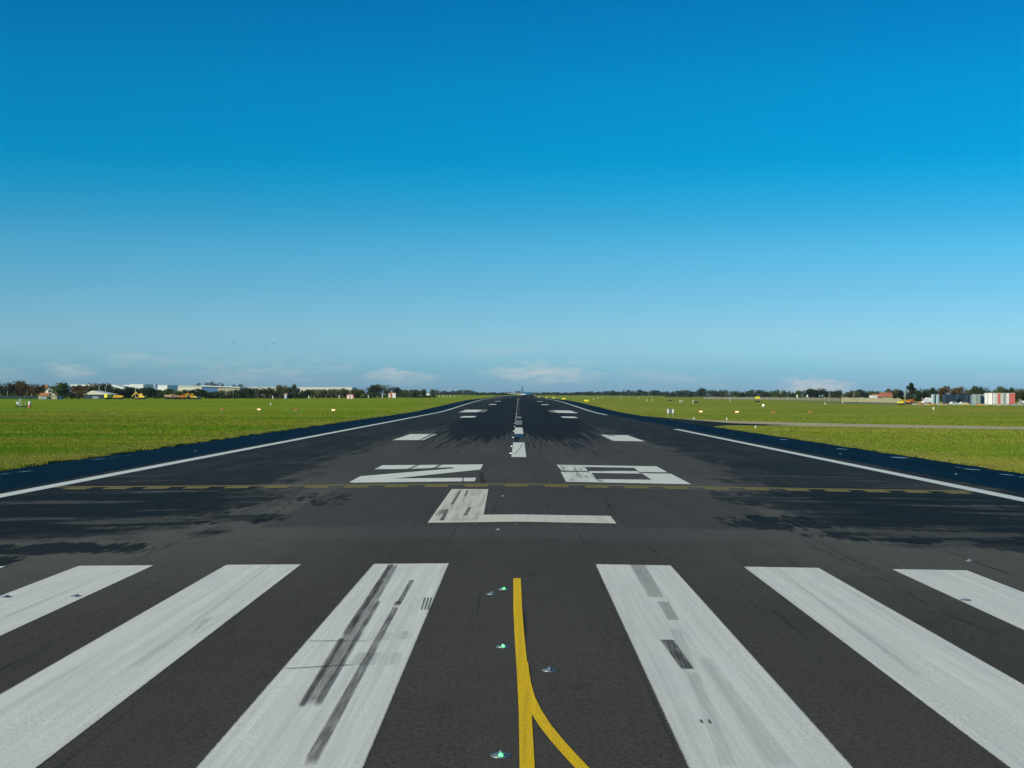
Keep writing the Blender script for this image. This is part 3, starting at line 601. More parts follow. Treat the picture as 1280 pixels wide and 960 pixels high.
_cache = {}
def with_mat(me, mat):
    key = (me.name, mat.name)
    if key not in _cache: c = me.copy(); c.materials.clear(); c.materials.append(mat); _cache[key] = c
    return _cache[key]
n_tree = 0
def tree(px, top, wpx, d, leaf='dark', shape='round', label=None, group=None, bark='bark', dj=0):
    global n_tree; n_tree += 1
    d = d + random.uniform(-dj, dj); x, y, z = at(px, d); h = max(hgt(px, top, d), 1.5); wd = wpx/pxm(d)
    nat = {'round': .95, 'wide': 1.5, 'conical': .8, 'bush': 1.9}[shape]; kx = 1.28*wd/nat; h *= 1.04
    bush = shape == 'bush'
    r = empty('shrub' if bush else ('conifer' if shape == 'conical' else 'tree'), (x, y, z+.03), random.uniform(-.5, .5), label, 'shrub' if bush else 'tree', group)
    c = link('crown', with_mat(CROWN[shape][n_tree % 4], LEAF[leaf]), None, r); c.scale = (kx, kx, h)
    t = link('trunk', with_mat(TRUNK[n_tree % 4], MT[bark]), None, r); t.scale = (min(kx, h), min(kx, h), h)
    return r
# left, near the house and the sheds
L = [(6, 478.5, 20, 870, 'dark', 'wide', 'dark tree at the left frame edge behind the green fence'), (16, 480, 14, 880, 'brown', 'round', 'small brown tree second from the left edge'),
     (25, 475.8, 22, 890, 'olive', 'round', 'tall dark olive tree behind the green fence'), (32, 479, 18, 870, 'brown', 'round', 'rusty brown autumn tree behind the green fence'), (43, 481, 18, 860, 'brown', 'wide', 'wide brown tree touching the left side of the house'),
     (54, 480, 8, 900, 'brown', 'round', 'small bare reddish tree above the house roof'), (78, 478, 22, 784, 'green', 'round', 'big green tree right of the white gabled house'), (98, 482, 18, 830, 'brown', 'round', 'orange brown tree between house and pale roofed shed'),
     (88, 489, 16, 815, 'dark', 'bush', 'dark shrub under the trees right of the house'), (115, 478.6, 15, 900, 'olive', 'round', 'olive tree rising behind the pale roofed shed'), (126, 480, 14, 900, 'green', 'round', 'green tree behind the ridge of the pale roofed shed'),
     (133, 479, 13, 905, 'dark', 'round', 'dark tree behind the right end of the pale roofed shed'), (142, 485, 14, 890, 'dark', 'round', 'dark tree right of the pale roofed shed')]
for a in L: tree(*a)
for px, top, wd in ((152, 487, 14), (160, 483.5, 16), (168, 484, 13), (176, 486, 14), (183, 483.5, 14), (190, 485, 14), (198, 487.5, 13), (210, 486, 13), (220, 488, 14), (231, 487, 12), (242, 487.4, 14), (251, 488.5, 12)):
    tree(px, top, wd, 905, random.choice(['dark', 'dark', 'green']), 'round', 'dark green tree in the hedge row behind the yellow machines', 'trees behind the yellow machines', dj=14)
for px, top, wd, lf in ((258, 488, 14, 'olive'), (267, 489, 14, 'dark'), (275, 487.6, 13, 'olive'), (285, 488, 15, 'dark'), (296, 487, 14, 'dark'), (304, 485, 16, 'dark'), (314, 485, 14, 'dark'), (344, 487, 13, 'pale')):
    tree(px, top, wd, 960, lf, 'wide', 'tree in the tall dark hedge row left of the distant poles', 'trees of the dark hedge row', dj=14)
tree(330, 484, 22, 965, 'dark', 'round', 'large round dark tree behind the pale shrub'); tree(326, 489, 12, 945, 'pale', 'bush', 'pale grey green shrub in front of a round dark tree')
tree(351, 481, 11, 1000, 'olive', 'round', 'slender olive tree standing above the dark hedge row'); tree(359, 484, 12, 980, 'olive', 'round', 'olive green tree beside the slender olive tree'); tree(374, 485.5, 17, 975, 'dark', 'wide', 'broad dark tree at the right end of the dark hedge')
tree(368, 480, 7, 1900, 'far', 'round', 'small lone tree on the skyline above the dark hedge')
for px, top, wd in ((247, 478.5, 8), (262, 477.2, 15), (279, 480, 9), (291, 480.5, 9), (299, 480, 10)): tree(px, top, wd, 1750, 'brown' if px == 262 else 'far', 'wide', 'tree crown showing above the long warehouse roof' if px != 262 else 'large brown tree crown above the long warehouse roof', 'trees above the warehouse roof')
for k, px in enumerate(np.arange(386, 458, 7.2)):
    tree(px, 485.6+random.uniform(-.6, 1.5), 10, 1150, random.choice(['pale', 'olive', 'olive']), 'round', 'thin grey green tree with pale trunk in the row right of the dark hedge', 'row of pale trunked trees', 'birch', dj=10)
tree(467, 481, 14, 1250, 'dark', 'round', 'left crown of the tall tree clump behind the small huts'); tree(476, 480.5, 13, 1260, 'olive', 'round', 'right olive crown of the tall clump behind the small huts'); tree(494, 484, 10, 1350, 'dark', 'round', 'dark tree behind the small white house')
for px, top, wd in ((484, 487, 9), (502, 487, 9), (509, 487, 10), (517, 487, 10), (524, 487.4, 9), (530, 486, 6)): tree(px, top, wd, 1450, random.choice(['dark', 'olive']), 'round', 'dark tree in the clump left of the white hut', 'trees left of the white hut', dj=12)
tree(542, 486.6, 8, 2000, 'far', 'round', 'small pointed tree right of the white hut')
for px, top, wd in ((550, 489.4, 9), (557, 488, 9), (565, 488.2, 9), (573, 487.5, 10), (580, 487, 10), (587, 487.2, 9), (595, 490, 9), (603, 490, 9), (611, 490.2, 10), (619, 490, 9), (627, 490.2, 10), (636, 490.3, 9)):
    tree(px, top, wd, 2700, 'far', 'wide', 'distant tree in the low dark line left of the airliner', 'distant trees left of the airliner', dj=60)
tree(647, 489, 7, 2900, 'far', 'round', 'round distant tree just left of the airliner fin')
prof = [(665, 490.6), (673, 490.8), (682, 490.2), (690, 490), (698, 490), (706, 490.2), (714, 490.3), (722, 490), (730, 489.6), (737, 488.6), (745, 489.8), (753, 489.5), (758, 488.6), (766, 488), (775, 489.4), (783, 487.2), (791, 489), (800, 487), (809, 489), (817, 487.6), (824, 487.8),
        (832, 488.8), (841, 489), (849, 488.8), (856, 487), (864, 489), (872, 487.5), (877, 485.2), (888, 487), (897, 487)]
for k, (px, top) in enumerate(prof):
    d = 2900 if px < 760 else 2500 if px < 830 else 2200
    if px == 877: tree(px, top, 9, d, 'far', 'round', 'tallest tree of the far tree line right of the airliner'); continue
    tree(px, top, 9.5, d, 'far', random.choice(['wide', 'round']), 'distant tree in the far tree line right of the airliner', 'distant trees right of the airliner', dj=50)
prof = [(905, 487.2), (914, 488.6), (922, 488.4), (930, 489), (938, 487), (945, 487), (953, 487.2), (961, 488.4), (970, 487), (977, 487.6), (985, 490), (993, 489.6)]
for px, top in prof: tree(px, top, 11, 1850, random.choice(['far', 'olive', 'green']), 'wide', 'green tree in the middle of the right tree line', 'trees in the middle of the right line', dj=40)
for px, top, wd, lf, lb in ((1001, 488, 10, 'green', None), (1012, 486, 14, 'dark', 'broad dark tree left of the tallest tree near the cloud'), (1026, 485, 9, 'dark', 'dark tree standing highest under the small white cloud'), (1020, 488, 10, 'green', None), (1036, 488.5, 9, 'olive', None), (1043, 489, 8, 'olive', None),
                            (1048, 487, 9, 'dark', None), (1060, 490, 10, 'olive', None), (1067, 488, 8, 'olive', None), (1074, 487, 12, 'dark', 'round dark tree behind the pole of the beige wall'), (1084, 488, 8, 'green', None), (1091, 488.5, 8, 'olive', None)):
    tree(px, top, wd, 1500, lf, 'round', lb or 'green tree behind the beige perimeter wall', None if lb else 'trees behind the beige wall', dj=20)
for a in ((1099, 488.8, 8, 1000, 'green', 'round', 'small green tree left of the red roofed house'), (1110, 486, 8, 1050, 'olive', 'round', 'thin tree rising behind the red roof'), (1119, 485.8, 8, 1000, 'olive', 'round', 'olive tree right of the red roofed house'), (1126, 488, 8, 960, 'dark', 'round', 'small dark tree touching the tall conifer'),
          (1138.5, 478.6, 17, 950, 'dark', 'conical', 'tall dark conifer, highest tree on the right'), (1148, 490, 8, 930, 'dark', 'bush', 'low dark shrub right of the tall conifer'), (1155, 485.5, 13, 950, 'green', 'round', 'green tree behind the white truck'), (1166, 484.4, 10, 940, 'dark', 'round', 'dark tree behind the pale blue cabin'),
          (1180, 482.4, 24, 960, 'brown', 'wide', 'broad brown domed tree left of the navy containers'), (1194, 485, 12, 970, 'olive', 'round', 'olive tree between two brown domed trees'), (1204, 483.2, 19, 960, 'brown', 'wide', 'brown domed tree above the navy containers'), (1219, 482.2, 13, 950, 'green', 'round', 'green tree behind the grey containers'),
          (1228, 483.4, 9, 945, 'dark', 'round', 'dark tree right above the grey containers'), (1236, 489.5, 7, 960, 'olive', 'round', 'low olive tree behind the white block'), (1243, 487.5, 9, 955, 'olive', 'round', 'olive tree behind the left of the striped shed'), (1251, 482.8, 13, 950, 'green', 'round', 'tall green tree behind the striped shed'),
          (1260, 486, 8, 960, 'dark', 'round', 'dark tree behind the middle of the striped shed'), (1264, 484.6, 8, 955, 'dark', 'round', 'dark tree behind the right of the striped shed'), (1273, 485.4, 13, 950, 'olive', 'round', 'olive tree right of the striped shed'), (1283, 485, 12, 960, 'green', 'round', 'green tree cut by the right frame edge')): tree(*a)
# continuous undergrowth that reads as one mass
def undergrowth(pts, h0, d, leaf, label, n, depth=14, size=1.0):
    r = random.Random(len(pts)*7+n); V = []; Fc = []
    for _ in range(n):
        px = r.uniform(pts[0], pts[1]); dd = d+r.uniform(0, depth); x, y, z = at(px, dd); zz = z+.03+h0*(r.random()**.7)*(.72+.28*math.sin(x*.21)+.18*math.sin(x*.53+2)); s = size*r.uniform(.35, .75)
        nn = Vector((r.gauss(0, 1), r.gauss(-.6, 1), r.gauss(.3, 1))).normalized(); u = nn.orthogonal().normalized(); v = nn.cross(u); i = len(V); c = Vector((x, y, max(zz, z+.2)))
        V += [tuple(c+u*s), tuple(c+v*s), tuple(c-u*s), tuple(c-v*s)]; Fc.append((i, i+1, i+2, i+3))
    me = bpy.data.meshes.new('undergrowth'); me.from_pydata(V, [], Fc); me.update()
    return tag(link('undergrowth', me, LEAF[leaf]), label, kind='stuff')
undergrowth((70, 300), 5.2, 925, 'dark', 'dark mass of hedge behind the yellow machines', 5200)
undergrowth((296, 386), 5.0, 1000, 'dark', 'dark mass of hedge under the tall hedge row', 2600); undergrowth((380, 470), 4.6, 1180, 'dark', 'dark bushes under the pale trunked trees', 2400); undergrowth((455, 545), 3.8, 1480, 'dark', 'dark bushes behind the small huts', 1800, size=1.1)
undergrowth((-60, 52), 6.0, 905, 'brown', 'brown undergrowth behind the green fence', 2400)
undergrowth((520, 655), 4.8, 2950, 'far', 'low distant woodland left of the airliner', 3000, 60, 1.8); undergrowth((655, 850), 5.0, 2980, 'far', 'low distant woodland right of the airliner', 4200, 60, 1.8)
undergrowth((830, 1000), 6.2, 2250, 'far', 'distant woodland below the right tree line', 4200, 60, 1.5); undergrowth((985, 1110), 5.0, 1560, 'green', 'bushes behind the beige perimeter wall', 2400, 30, 1.1); undergrowth((1100, 1300), 4.6, 985, 'dark', 'dark bushes behind the containers', 4600)

ORD = 'first second third fourth fifth sixth seventh eighth ninth tenth eleventh twelfth'.split()
for g, tail in (('trees behind the yellow machines', 'dark tree from the left in the hedge row behind the yellow machines'), ('trees of the dark hedge row', 'tree from the left in the tall dark hedge row'), ('row of pale trunked trees', 'thin pale trunked tree from the left right of the dark hedge'),
                ('trees left of the white hut', 'dark tree from the left in the clump left of the white hut'), ('trees in the middle of the right line', 'green tree from the left in the middle of the right tree line'), ('trees behind the beige wall', 'tree from the left behind the right concrete wall'),
                ('trees above the warehouse roof', 'tree crown from the left above the long warehouse roof')):
    row = sorted((o for o in COL.objects if o.get('group') == g), key=lambda o: o.location.x/o.location.y)
    for k, o in enumerate(row):
        if o['label'].startswith('large brown'): continue
        o['label'] = ORD[k]+' '+tail

# ------------------------------------------------------------------ buildings, left
def shed(name, px0, px1, top, base_d, depth, wall, roof, label, cat='building', ridge=0.0, roofh=.6, off=0, door=True):
    """long flat or pitched shed facing the camera; top is its eaves in the picture"""
    x0, x1 = at(px0, base_d)[0], at(px1, base_d)[0]; cx = (x0+x1)/2; z = gz(cx, base_d)+off; hw = (x1-x0)/2; h = hgt((px0+px1)/2, top, base_d)-off
    r = empty(name, (cx, base_d, z), 0, label, cat)
    MB().box(-hw, hw, 0, depth, -.5, h).build('wall', MT[wall], r)
    if ridge: MB().prism_y([(-hw-.4, h), (hw+.4, h), (hw+.4, h+.25), (ridge*hw, h+roofh), (-hw-.4, h+.25)], -.5, depth+.5).build('roof', MT[roof], r)
    else: MB().box(-hw-.25, hw+.25, -.3, depth+.3, h+.003, h+.003+roofh).build('roof', MT[roof], r)
    if door: MB().box(-hw*.35, hw*.1, -.08, .02, -.4, min(3.6, h*.55)).build('door', MT['greyblue'], r)
    return r
# the house with the white gable
def house():
    d = 790; x0, y0, z0 = at(60.5, d); r = empty('house', (x0, y0, z0), 0, 'white gabled house with a low orange tiled porch roof at the left', 'house')
    e = hgt(60, 491.5, d); p = hgt(57, 483.6, d)
    MB().prism_y([(-2.6, -.4), (4.2, -.4), (4.2, e), (-1.0, p), (-2.6, p-2.0)], 2.5, 13).build('wall', MT['render'], r)
    MB().hexa([(-1.0, 2.1, p), (4.9, 2.1, e-.5), (4.9, 13.4, e-.5), (-1.0, 13.4, p)], [(-1.0, 2.1, p+.3), (5.0, 2.1, e-.15), (5.0, 13.4, e-.15), (-1.0, 13.4, p+.3)]).build('roof', MT['roof_d'], r)
    MB().hexa([(-3.4, 2.1, p-2.9), (-1.0, 2.1, p), (-1.0, 13.4, p), (-3.4, 13.4, p-2.9)], [(-3.5, 2.1, p-2.6), (-1.003, 2.1, p+.3), (-1.003, 13.4, p+.3), (-3.5, 13.4, p-2.6)]).build('roof', MT['roof_d'], r)
    MB().box(-3.3, -2.0, 5, 6.4, p-2.2, p+.9).box(-3.4, -1.9, 4.9, 6.5, p+.9, p+1.1).build('chimney', MT['tile'], r)
    h2 = hgt(56, 494.6, d); MB().box(-5.0, 5.0, -1.2, 2.45, -.4, h2).build('porch', MT['stone'], r)
    MB().hexa([(-5.3, -1.6, h2), (.6, -1.6, h2), (.6, 2.45, h2), (-5.3, 2.45, h2)], [(-5.0, -1.4, h2+.2), (.4, -1.4, h2+.2), (.2, 2.4, h2+1.5), (-4.6, 2.4, h2+1.5)]).build('porch_roof', MT['tile'], r)
    MB().box(.62, 5.3, -1.4, 2.45, h2+.003, h2+.25).build('flat_roof', MT['stone'], r)
    MB().box(-3.3, -1.1, -1.28, -1.17, -.3, h2-.5).build('garage_door', MT['greyblue'], r); MB().box(-.4, 1.9, -1.28, -1.17, -.3, h2-.4).build('door', MT['teal'], r)
    f = MB().box(-.9, .5, 2.38, 2.52, e+.3, e+1.7).build('window', MT['glass'], r); MB().box(-1.0, .6, 2.34, 2.5, e+.12, e+.3).build('sill', MT['wpaint'], f)
house()
def green_fence():
    r = empty('screen_fence', at(20, 800), 0, 'dark green screened fence at the far left below the trees', 'fence')
    xa = at(-50, 800)[0]-r.location.x; xb = at(48.5, 800)[0]-r.location.x; n = 17; h = hgt(20, 494.8, 800)
    for k in range(n):
        a, b_ = xa+(xb-xa)*k/n, xa+(xb-xa)*(k+1)/n; dh = .25*math.sin(k*2.3)
        MB().box(a+.06, b_-.06, -.03, .03, .05, h-.15+dh).build('panel', MT['teal'], r); MB().tube((b_, .08, -.3), (b_, .08, h+.2), .07, n=6).build('post', MT['steel'], r)
green_fence()
shed('shed', 105, 138, 493.2, 850, 16, 'navy', 'cream', 'low shed with a wide pale pitched roof left of the yellow machines', ridge=-.35, roofh=2.3)
shed('warehouse', 88, 136, 482.6, 1500, 60, 'greyblue', 'wclad', 'long white roofed warehouse behind the left trees', roofh=1.5)
def sloped(px0, px1, t0, t1, d, label):
    x0, x1 = at(px0, d)[0], at(px1, d)[0]; cx = (x0+x1)/2; z = gz(cx, d); r = empty('warehouse', (cx, d, z), 0, label, 'building'); h0, h1 = hgt(px0, t0, d), hgt(px1, t1, d); hw = (x1-x0)/2
    MB().prism_y([(-hw, -.5), (hw, -.5), (hw, h1), (-hw, h0)], 0, 30).build('wall', MT['greyblue'], r)
    MB().hexa([(-hw-.4, -1, h0+.003), (hw+.4, -1, h1+.003), (hw+.4, 31, h1+.003), (-hw-.4, 31, h0+.003)], [(-hw-.4, -1, h0+1.6), (hw+.4, -1, h1+1.6), (hw+.4, 31, h1+1.6), (-hw-.4, 31, h0+1.6)]).build('roof', MT['wclad'], r)
sloped(137, 158, 481.6, 487.6, 1380, 'warehouse with a white roof sloping down to the right')
shed('warehouse', 140, 163, 482.2, 1520, 40, 'wclad', 'wclad', 'flat white warehouse behind the sloping white roof', roofh=1.0)
shed('warehouse', 163, 179, 481.2, 1450, 40, 'wclad', 'wclad', 'bright white boxy warehouse in the middle of the left skyline', roofh=.8)
shed('warehouse', 179, 196, 483.4, 1500, 40, 'greyblue', 'greyblue', 'grey blue warehouse between two bright white ones', roofh=.8)
for k, (px, top) in enumerate(((182, 479.6), (188, 480.2), (194, 480.2))):
    x, y, z = at(px, 1512); r = empty('tank', (x, y, z), 0, ('first', 'second', 'third')[k]+' round grey blue tank above the grey blue warehouse, from the left', 'tank', 'tanks on the left skyline')
    h = hgt(px, top, 1512); MB().lathe([(2.0, -.5), (2.0, h-.6), (1.6, h-.1), (.3, h)], n=12).build('body', MT['greyblue'], r, True); MB().tube((1.9, 0, 0), (1.9, 0, h+1.2), .12, n=5).build('pipe', MT['steel'], r)
shed('warehouse', 197, 209, 482.0, 1300, 40, 'wclad', 'wclad', 'white box warehouse with a dark base left of the long cream one', roofh=.5)
def long_wh():
    d = 1400; pts = [at(p, d)[0] for p in (209.5, 222, 252, 272.5, 300)]; cx = pts[2]; r = empty('warehouse', (cx, d, gz(cx, d)), 0, 'very long cream warehouse with a blue clad end section', 'building')
    h = hgt(240, 482.8, d); x = [p-cx for p in pts]
    MB().prism_y([(x[0], -.5), (x[2]-.02, -.5), (x[2]-.02, h), (x[1], h), (x[0], h-1.6)], 0, 60).build('wall', MT['cream'], r)
    MB().box(x[2], x[3], -.05, 59, -.5, h-.4).build('blue_wall', MT['blueclad'], r)
    MB().box(x[3]+.02, x[4], 0, 59, -.5, h-1.4).build('end_wall', MT['stone'], r)
    MB().hexa([(x[2]-.5, -1.2, h+.003), (x[4]+.5, -1.2, h-1.2), (x[4]+.5, 60.5, h-1.2), (x[2]-.5, 60.5, h+.003)], [(x[2]-.5, -1.2, h+.8), (x[4]+.5, -1.2, h-.5), (x[4]+.5, 60.5, h-.5), (x[2]-.5, 60.5, h+.8)]).build('roof', MT['wclad'], r)
    MB().hexa([(x[0]-.3, -.6, h-1.597), (x[1], -.6, h+.003), (x[1], 60.5, h+.003), (x[0]-.3, 60.5, h-1.597)], [(x[0]-.3, -.6, h-1.2), (x[1], -.6, h+.5), (x[1], 60.5, h+.5), (x[0]-.3, 60.5, h-1.2)]).box(x[1]+.002, x[2]-.51, -.6, 60.5, h+.003, h+.5).build('parapet', MT['wclad'], r)
    for k in range(6): a = x[1]+1+(x[2]-x[1]-4)*k/6; MB().box(a, a+2.2, -.06, .02, -.4, 3.4).build('door', MT['greyblue'], r)
long_wh()
shed('warehouse', 300, 345, 484.3, 2000, 60, 'cream', 'wclad', 'thin white roof line showing above the dark hedge', roofh=.6); shed('warehouse', 372, 440, 484.6, 1900, 60, 'cream', 'wclad', 'long pale roof line above the pale trunked trees', roofh=.6)

# ------------------------------------------------------------------ vehicles and site machines
def wheels(r, xs, ys, rad, wd=.35):
    for x in xs:
        for y in ys: MB().lathe([(rad*.5, -wd/2), (rad, -wd/2), (rad, wd/2), (rad*.5, wd/2)], 'x', 12, (x, y, rad)).build('wheel', MT['dark'], r)
def lorry(px, d, rz, body, cabm, label, cat='truck', s=1.0, high=2.6):
    """length runs along local x, cab at +x"""
    r = empty('truck', at(px, d), rz, label, cat)
    MB().box(-3.6*s, 1.2*s, -1.2, 1.2, 1.05, high+.4, .06, .06).build('cargo_body', MT[body], r); MB().box(-3.6*s, 3.3*s, -.8, .8, .65, 1.0).build('chassis', MT['dark'], r)
    c = MB().prism_y([(1.45*s, .7), (3.4*s, .7), (3.4*s, 1.7), (3.0*s, 2.75), (1.45*s, 2.75)], -1.15, 1.15).build('cab', MT[cabm], r)
    MB().prism_y([(3.06*s, 1.72), (3.44*s, 1.72), (3.10*s, 2.6), (3.02*s, 2.6)], -1.0, 1.0).build('windscreen', MT['glass'], c); MB().box(1.8*s, 2.9*s, -1.19, -1.12, 1.7, 2.5).build('side_window', MT['glass'], c)
    for x in (-2.5*s, 2.3*s):
        for y in (-1.05, 1.05): MB().lathe([(.22, -.15), (.5, -.15), (.5, .15), (.22, .15)], 'y', 12, (x, y, .5)).build('wheel', MT['dark'], r)
    return r
def dumper(px, d, rz, col, label, group, s=1.0):
    r = empty('dump_truck', at(px, d), rz, label, 'dump truck', group)
    MB().prism_y([(-2.9*s, 1.3*s), (.9*s, 1.1*s), (1.5*s, 2.7*s), (-3.3*s, 2.4*s)], -1.25*s, 1.25*s).build('dump_body', MT[col], r)
    c = MB().prism_y([(1.5*s, 1.0*s), (3.3*s, 1.0*s), (3.1*s, 1.7*s), (2.6*s, 2.9*s), (1.7*s, 2.9*s)], -1.0*s, 1.0*s).build('cab', MT[col], r); MB().box(1.85*s, 2.45*s, -1.04*s, -.98*s, 1.9*s, 2.7*s).build('side_window', MT['glass'], c)
    MB().box(-2.6*s, 3.0*s, -.6*s, .6*s, .7*s, 1.05*s).build('chassis', MT['dark'], r)
    for x in (-2.1*s, -.6*s, 2.3*s):
        for y in (-1.1*s, 1.1*s): MB().lathe([(.3*s, -.2), (.68*s, -.2), (.68*s, .2), (.3*s, .2)], 'y', 12, (x, y, .68*s)).build('wheel', MT['dark'], r)
    return r
def digger(px, d, rz, col, label, group, boom=1.0):
    r = empty('excavator', at(px, d), rz, label, 'excavator', group)
    for y in (-1.05, 1.05): MB().prism_y([(-1.9, .1), (1.9, .1), (2.2, .5), (1.9, .95), (-1.9, .95), (-2.2, .5)], y-.3, y+.3).build('track', MT['dark'], r)
    MB().box(-2.1, 1.2, -1.25, 1.25, 1.05, 2.0, .1, .05).build('engine_deck', MT[col], r)
    c = MB().prism_y([(-.2, 2.003), (1.4, 2.003), (1.4, 2.5), (1.1, 3.3), (-.2, 3.3)], -1.2, -.1).build('cab', MT[col], r); MB().box(.0, 1.0, -1.24, -1.17, 2.35, 3.1).build('side_window', MT['glass'], c)
    b = MB().hexa([(1.0, .1, 1.6), (3.3, .1, 4.0*boom), (3.3, .5, 4.0*boom), (1.0, .5, 1.6)], [(.9, .1, 2.1), (3.2, .1, 4.5*boom), (3.2, .5, 4.5*boom), (.9, .5, 2.1)]).hexa([(3.2, .12, 4.0*boom), (5.4, .12, 1.5), (5.4, .48, 1.5), (3.2, .48, 4.0*boom)], [(3.3, .12, 4.5*boom), (5.7, .12, 1.7), (5.7, .48, 1.7), (3.3, .48, 4.5*boom)]).build('boom', MT[col], r)
    MB().prism_y([(5.0, .4), (5.9, .6), (5.9, 1.6), (5.3, 1.6)], -.2, .8).build('bucket', MT['dark'], b); return r
lorry(136, 800, R(50), 'bright', 'bright', 'bright yellow box truck in front of the pale roofed shed', s=.55, high=2.4)
dumper(148, 812, R(180), 'yel', 'yellow dump truck right of the bright yellow box truck', 'site machines', .85)
digger(177, 820, R(170), 'yel', 'yellow excavator with raised boom standing apart in the middle', 'site machines', .95)
dumper(213, 830, R(0), 'pinkish', 'dusty brown dump truck, leftmost of the machine cluster', 'site machines', 1.05); dumper(221, 836, R(180), 'ochre', 'pale ochre dump truck second in the machine cluster', 'site machines', .9)
digger(228, 832, R(10), 'orange', 'orange yellow excavator in the middle of the machine cluster', 'site machines', .85); dumper(233, 842, R(90), 'yel', 'yellow dump truck seen end on beside the orange excavator', 'site machines', .95); digger(241, 834, R(185), 'yel', 'yellow excavator at the right end of the machine cluster', 'site machines', .8)
dumper(172, 824, R(0), 'ochre', 'pale trailer like dump truck just left of the lone excavator', 'site machines', .5); dumper(247, 838, R(0), 'cream', 'small cream dump truck beyond the right excavator', 'site machines', .55)

# ------------------------------------------------------------------ right hand side, apron and buildings
def container(px0, px1, top, d, mats, label, depth=2.6, group=None, name='container', rib=True):
    x0, x1 = at(px0, d)[0], at(px1, d)[0]; cx = (x0+x1)/2; hw = (x1-x0)/2; h = hgt(px0, top, d); r = empty(name, (cx, d, gz(cx, d)+.08), 0, label, 'container' if name == 'container' else name.replace('_', ' '), group)
    n = len(mats)
    for k, mt in enumerate(mats):
        a, b_ = -hw+2*hw*k/n, -hw+2*hw*(k+1)/n; MB().box(a+.03, b_-.03, -.05*(k % 2), depth, .15, h-.12).build('panel', MT[mt], r)
    MB().box(-hw-.05, hw+.05, -.12, depth+.06, h-.117, h).build('roof', MT[mats[0]], r); MB().box(-hw, hw, -.08, depth, 0, .147).build('base_frame', MT['dark'], r)
    if rib:
        for x in (-hw+.02, hw-.02): MB().box(x-.07, x+.07, -.14, -.055, .15, h-.12).build('corner_post', MT[mats[-1]], r)
    return r
container(1166, 1174, 493.2, 700, ['palec', 'navy', 'palec', 'greyblue'], 'pale blue and navy striped cabin right of the white truck', name='cabin')
container(1182.5, 1194, 493.4, 730, ['navy']*4, 'navy container stack left of the gap', 6, 'navy containers'); container(1199, 1209.5, 493, 735, ['navy']*4, 'navy container stack just right of the gap', 6, 'navy containers'); container(1210, 1219.6, 493.2, 728, ['navy', 'greyblue', 'navy'], 'navy container stack with a paler middle beside the grey containers', 6, 'navy containers')
container(1220.2, 1225.4, 492.8, 712, ['greyc', 'greyc'], 'left of the two tall grey containers', 6, 'grey containers'); container(1226, 1231.6, 492.8, 714, ['greyc', 'greyc'], 'right of the two tall grey containers', 6, 'grey containers')
container(1234, 1239.2, 491.6, 700, ['wpaint', 'wpaint'], 'plain white block left of the striped shed', 4, name='white_block')
container(1240, 1268.5, 491.4, 698, ['wpaint', 'cream', 'red', 'cream', 'greyc', 'wpaint', 'red', 'red'], 'long red and white striped shed on the right', 8, name='striped_shed')
lorry(1159.5, 720, R(185), 'wpaint', 'wpaint', 'white box truck left of the pale blue cabin', s=.75, high=2.9)
lorry(1278.5, 690, R(180), 'wpaint', 'greyc', 'white van cut by the right frame edge', 'van', .5, 1.8)
dumper(1136, 730, R(0), 'orange', 'orange tipper truck beside the tall beige pole', None, .85)
def car(px, d, rz, col, label, group=None):
    r = empty('car', at(px, d), rz, label, 'car', group); r.location.z += .09
    MB().prism_y([(-2.1, .35), (2.1, .35), (2.15, .75), (1.2, .95), (.5, 1.45), (-1.4, 1.5), (-2.05, 1.0)], -.85, .85).build('body', MT[col], r)
    MB().prism_y([(-1.3, .98), (1.0, .98), (.45, 1.38), (-1.25, 1.40)], -.88, .88).build('window_band', MT['glass'], r)
    for x in (-1.35, 1.35):
        for y in (-.78, .78): MB().lathe([(.15, -.1), (.32, -.1), (.32, .1), (.15, .1)], 'y', 10, (x, y, .32)).build('wheel', MT['dark'], r)
    return r
digger(1126.5, 690, R(0), 'bright', 'bright yellow excavator standing in front of the orange tipper truck', None, .5).scale = (.75, .75, .75)
car(1193, 694, R(6), 'wpaint', 'white car parked before the left navy stack'); car(1205, 690, R(0), 'wpaint', 'white car parked before the middle navy stack'); car(1019, 1150, R(4), 'wpaint', 'white car on the distant taxiway left of the beige wall')
for px, lb in ((1152, 'thin red brown drilling mast left of the white truck'),):
    r = empty('drill_rig', at(px-1.5, 725), 0, lb, 'drill rig'); h = hgt(px, 494, 725); MB().tube((.2, 0, 0), (1.2, 0, h), .16, .12, 6).tube((1.8, 0, 0), (1.2, 0, h*.7), .1, .1, 5).build('mast', MT['brick'], r); MB().box(-1.2, 2.2, -.8, .8, .3, 1.4, .1).build('engine_box', MT['ochre'], r)
    for y in (-.8, .8): MB().prism_y([(-1.5, .05), (2.3, .05), (2.5, .3), (2.3, .55), (-1.5, .55)], y-.2, y+.2).build('track', MT['dark'], r)
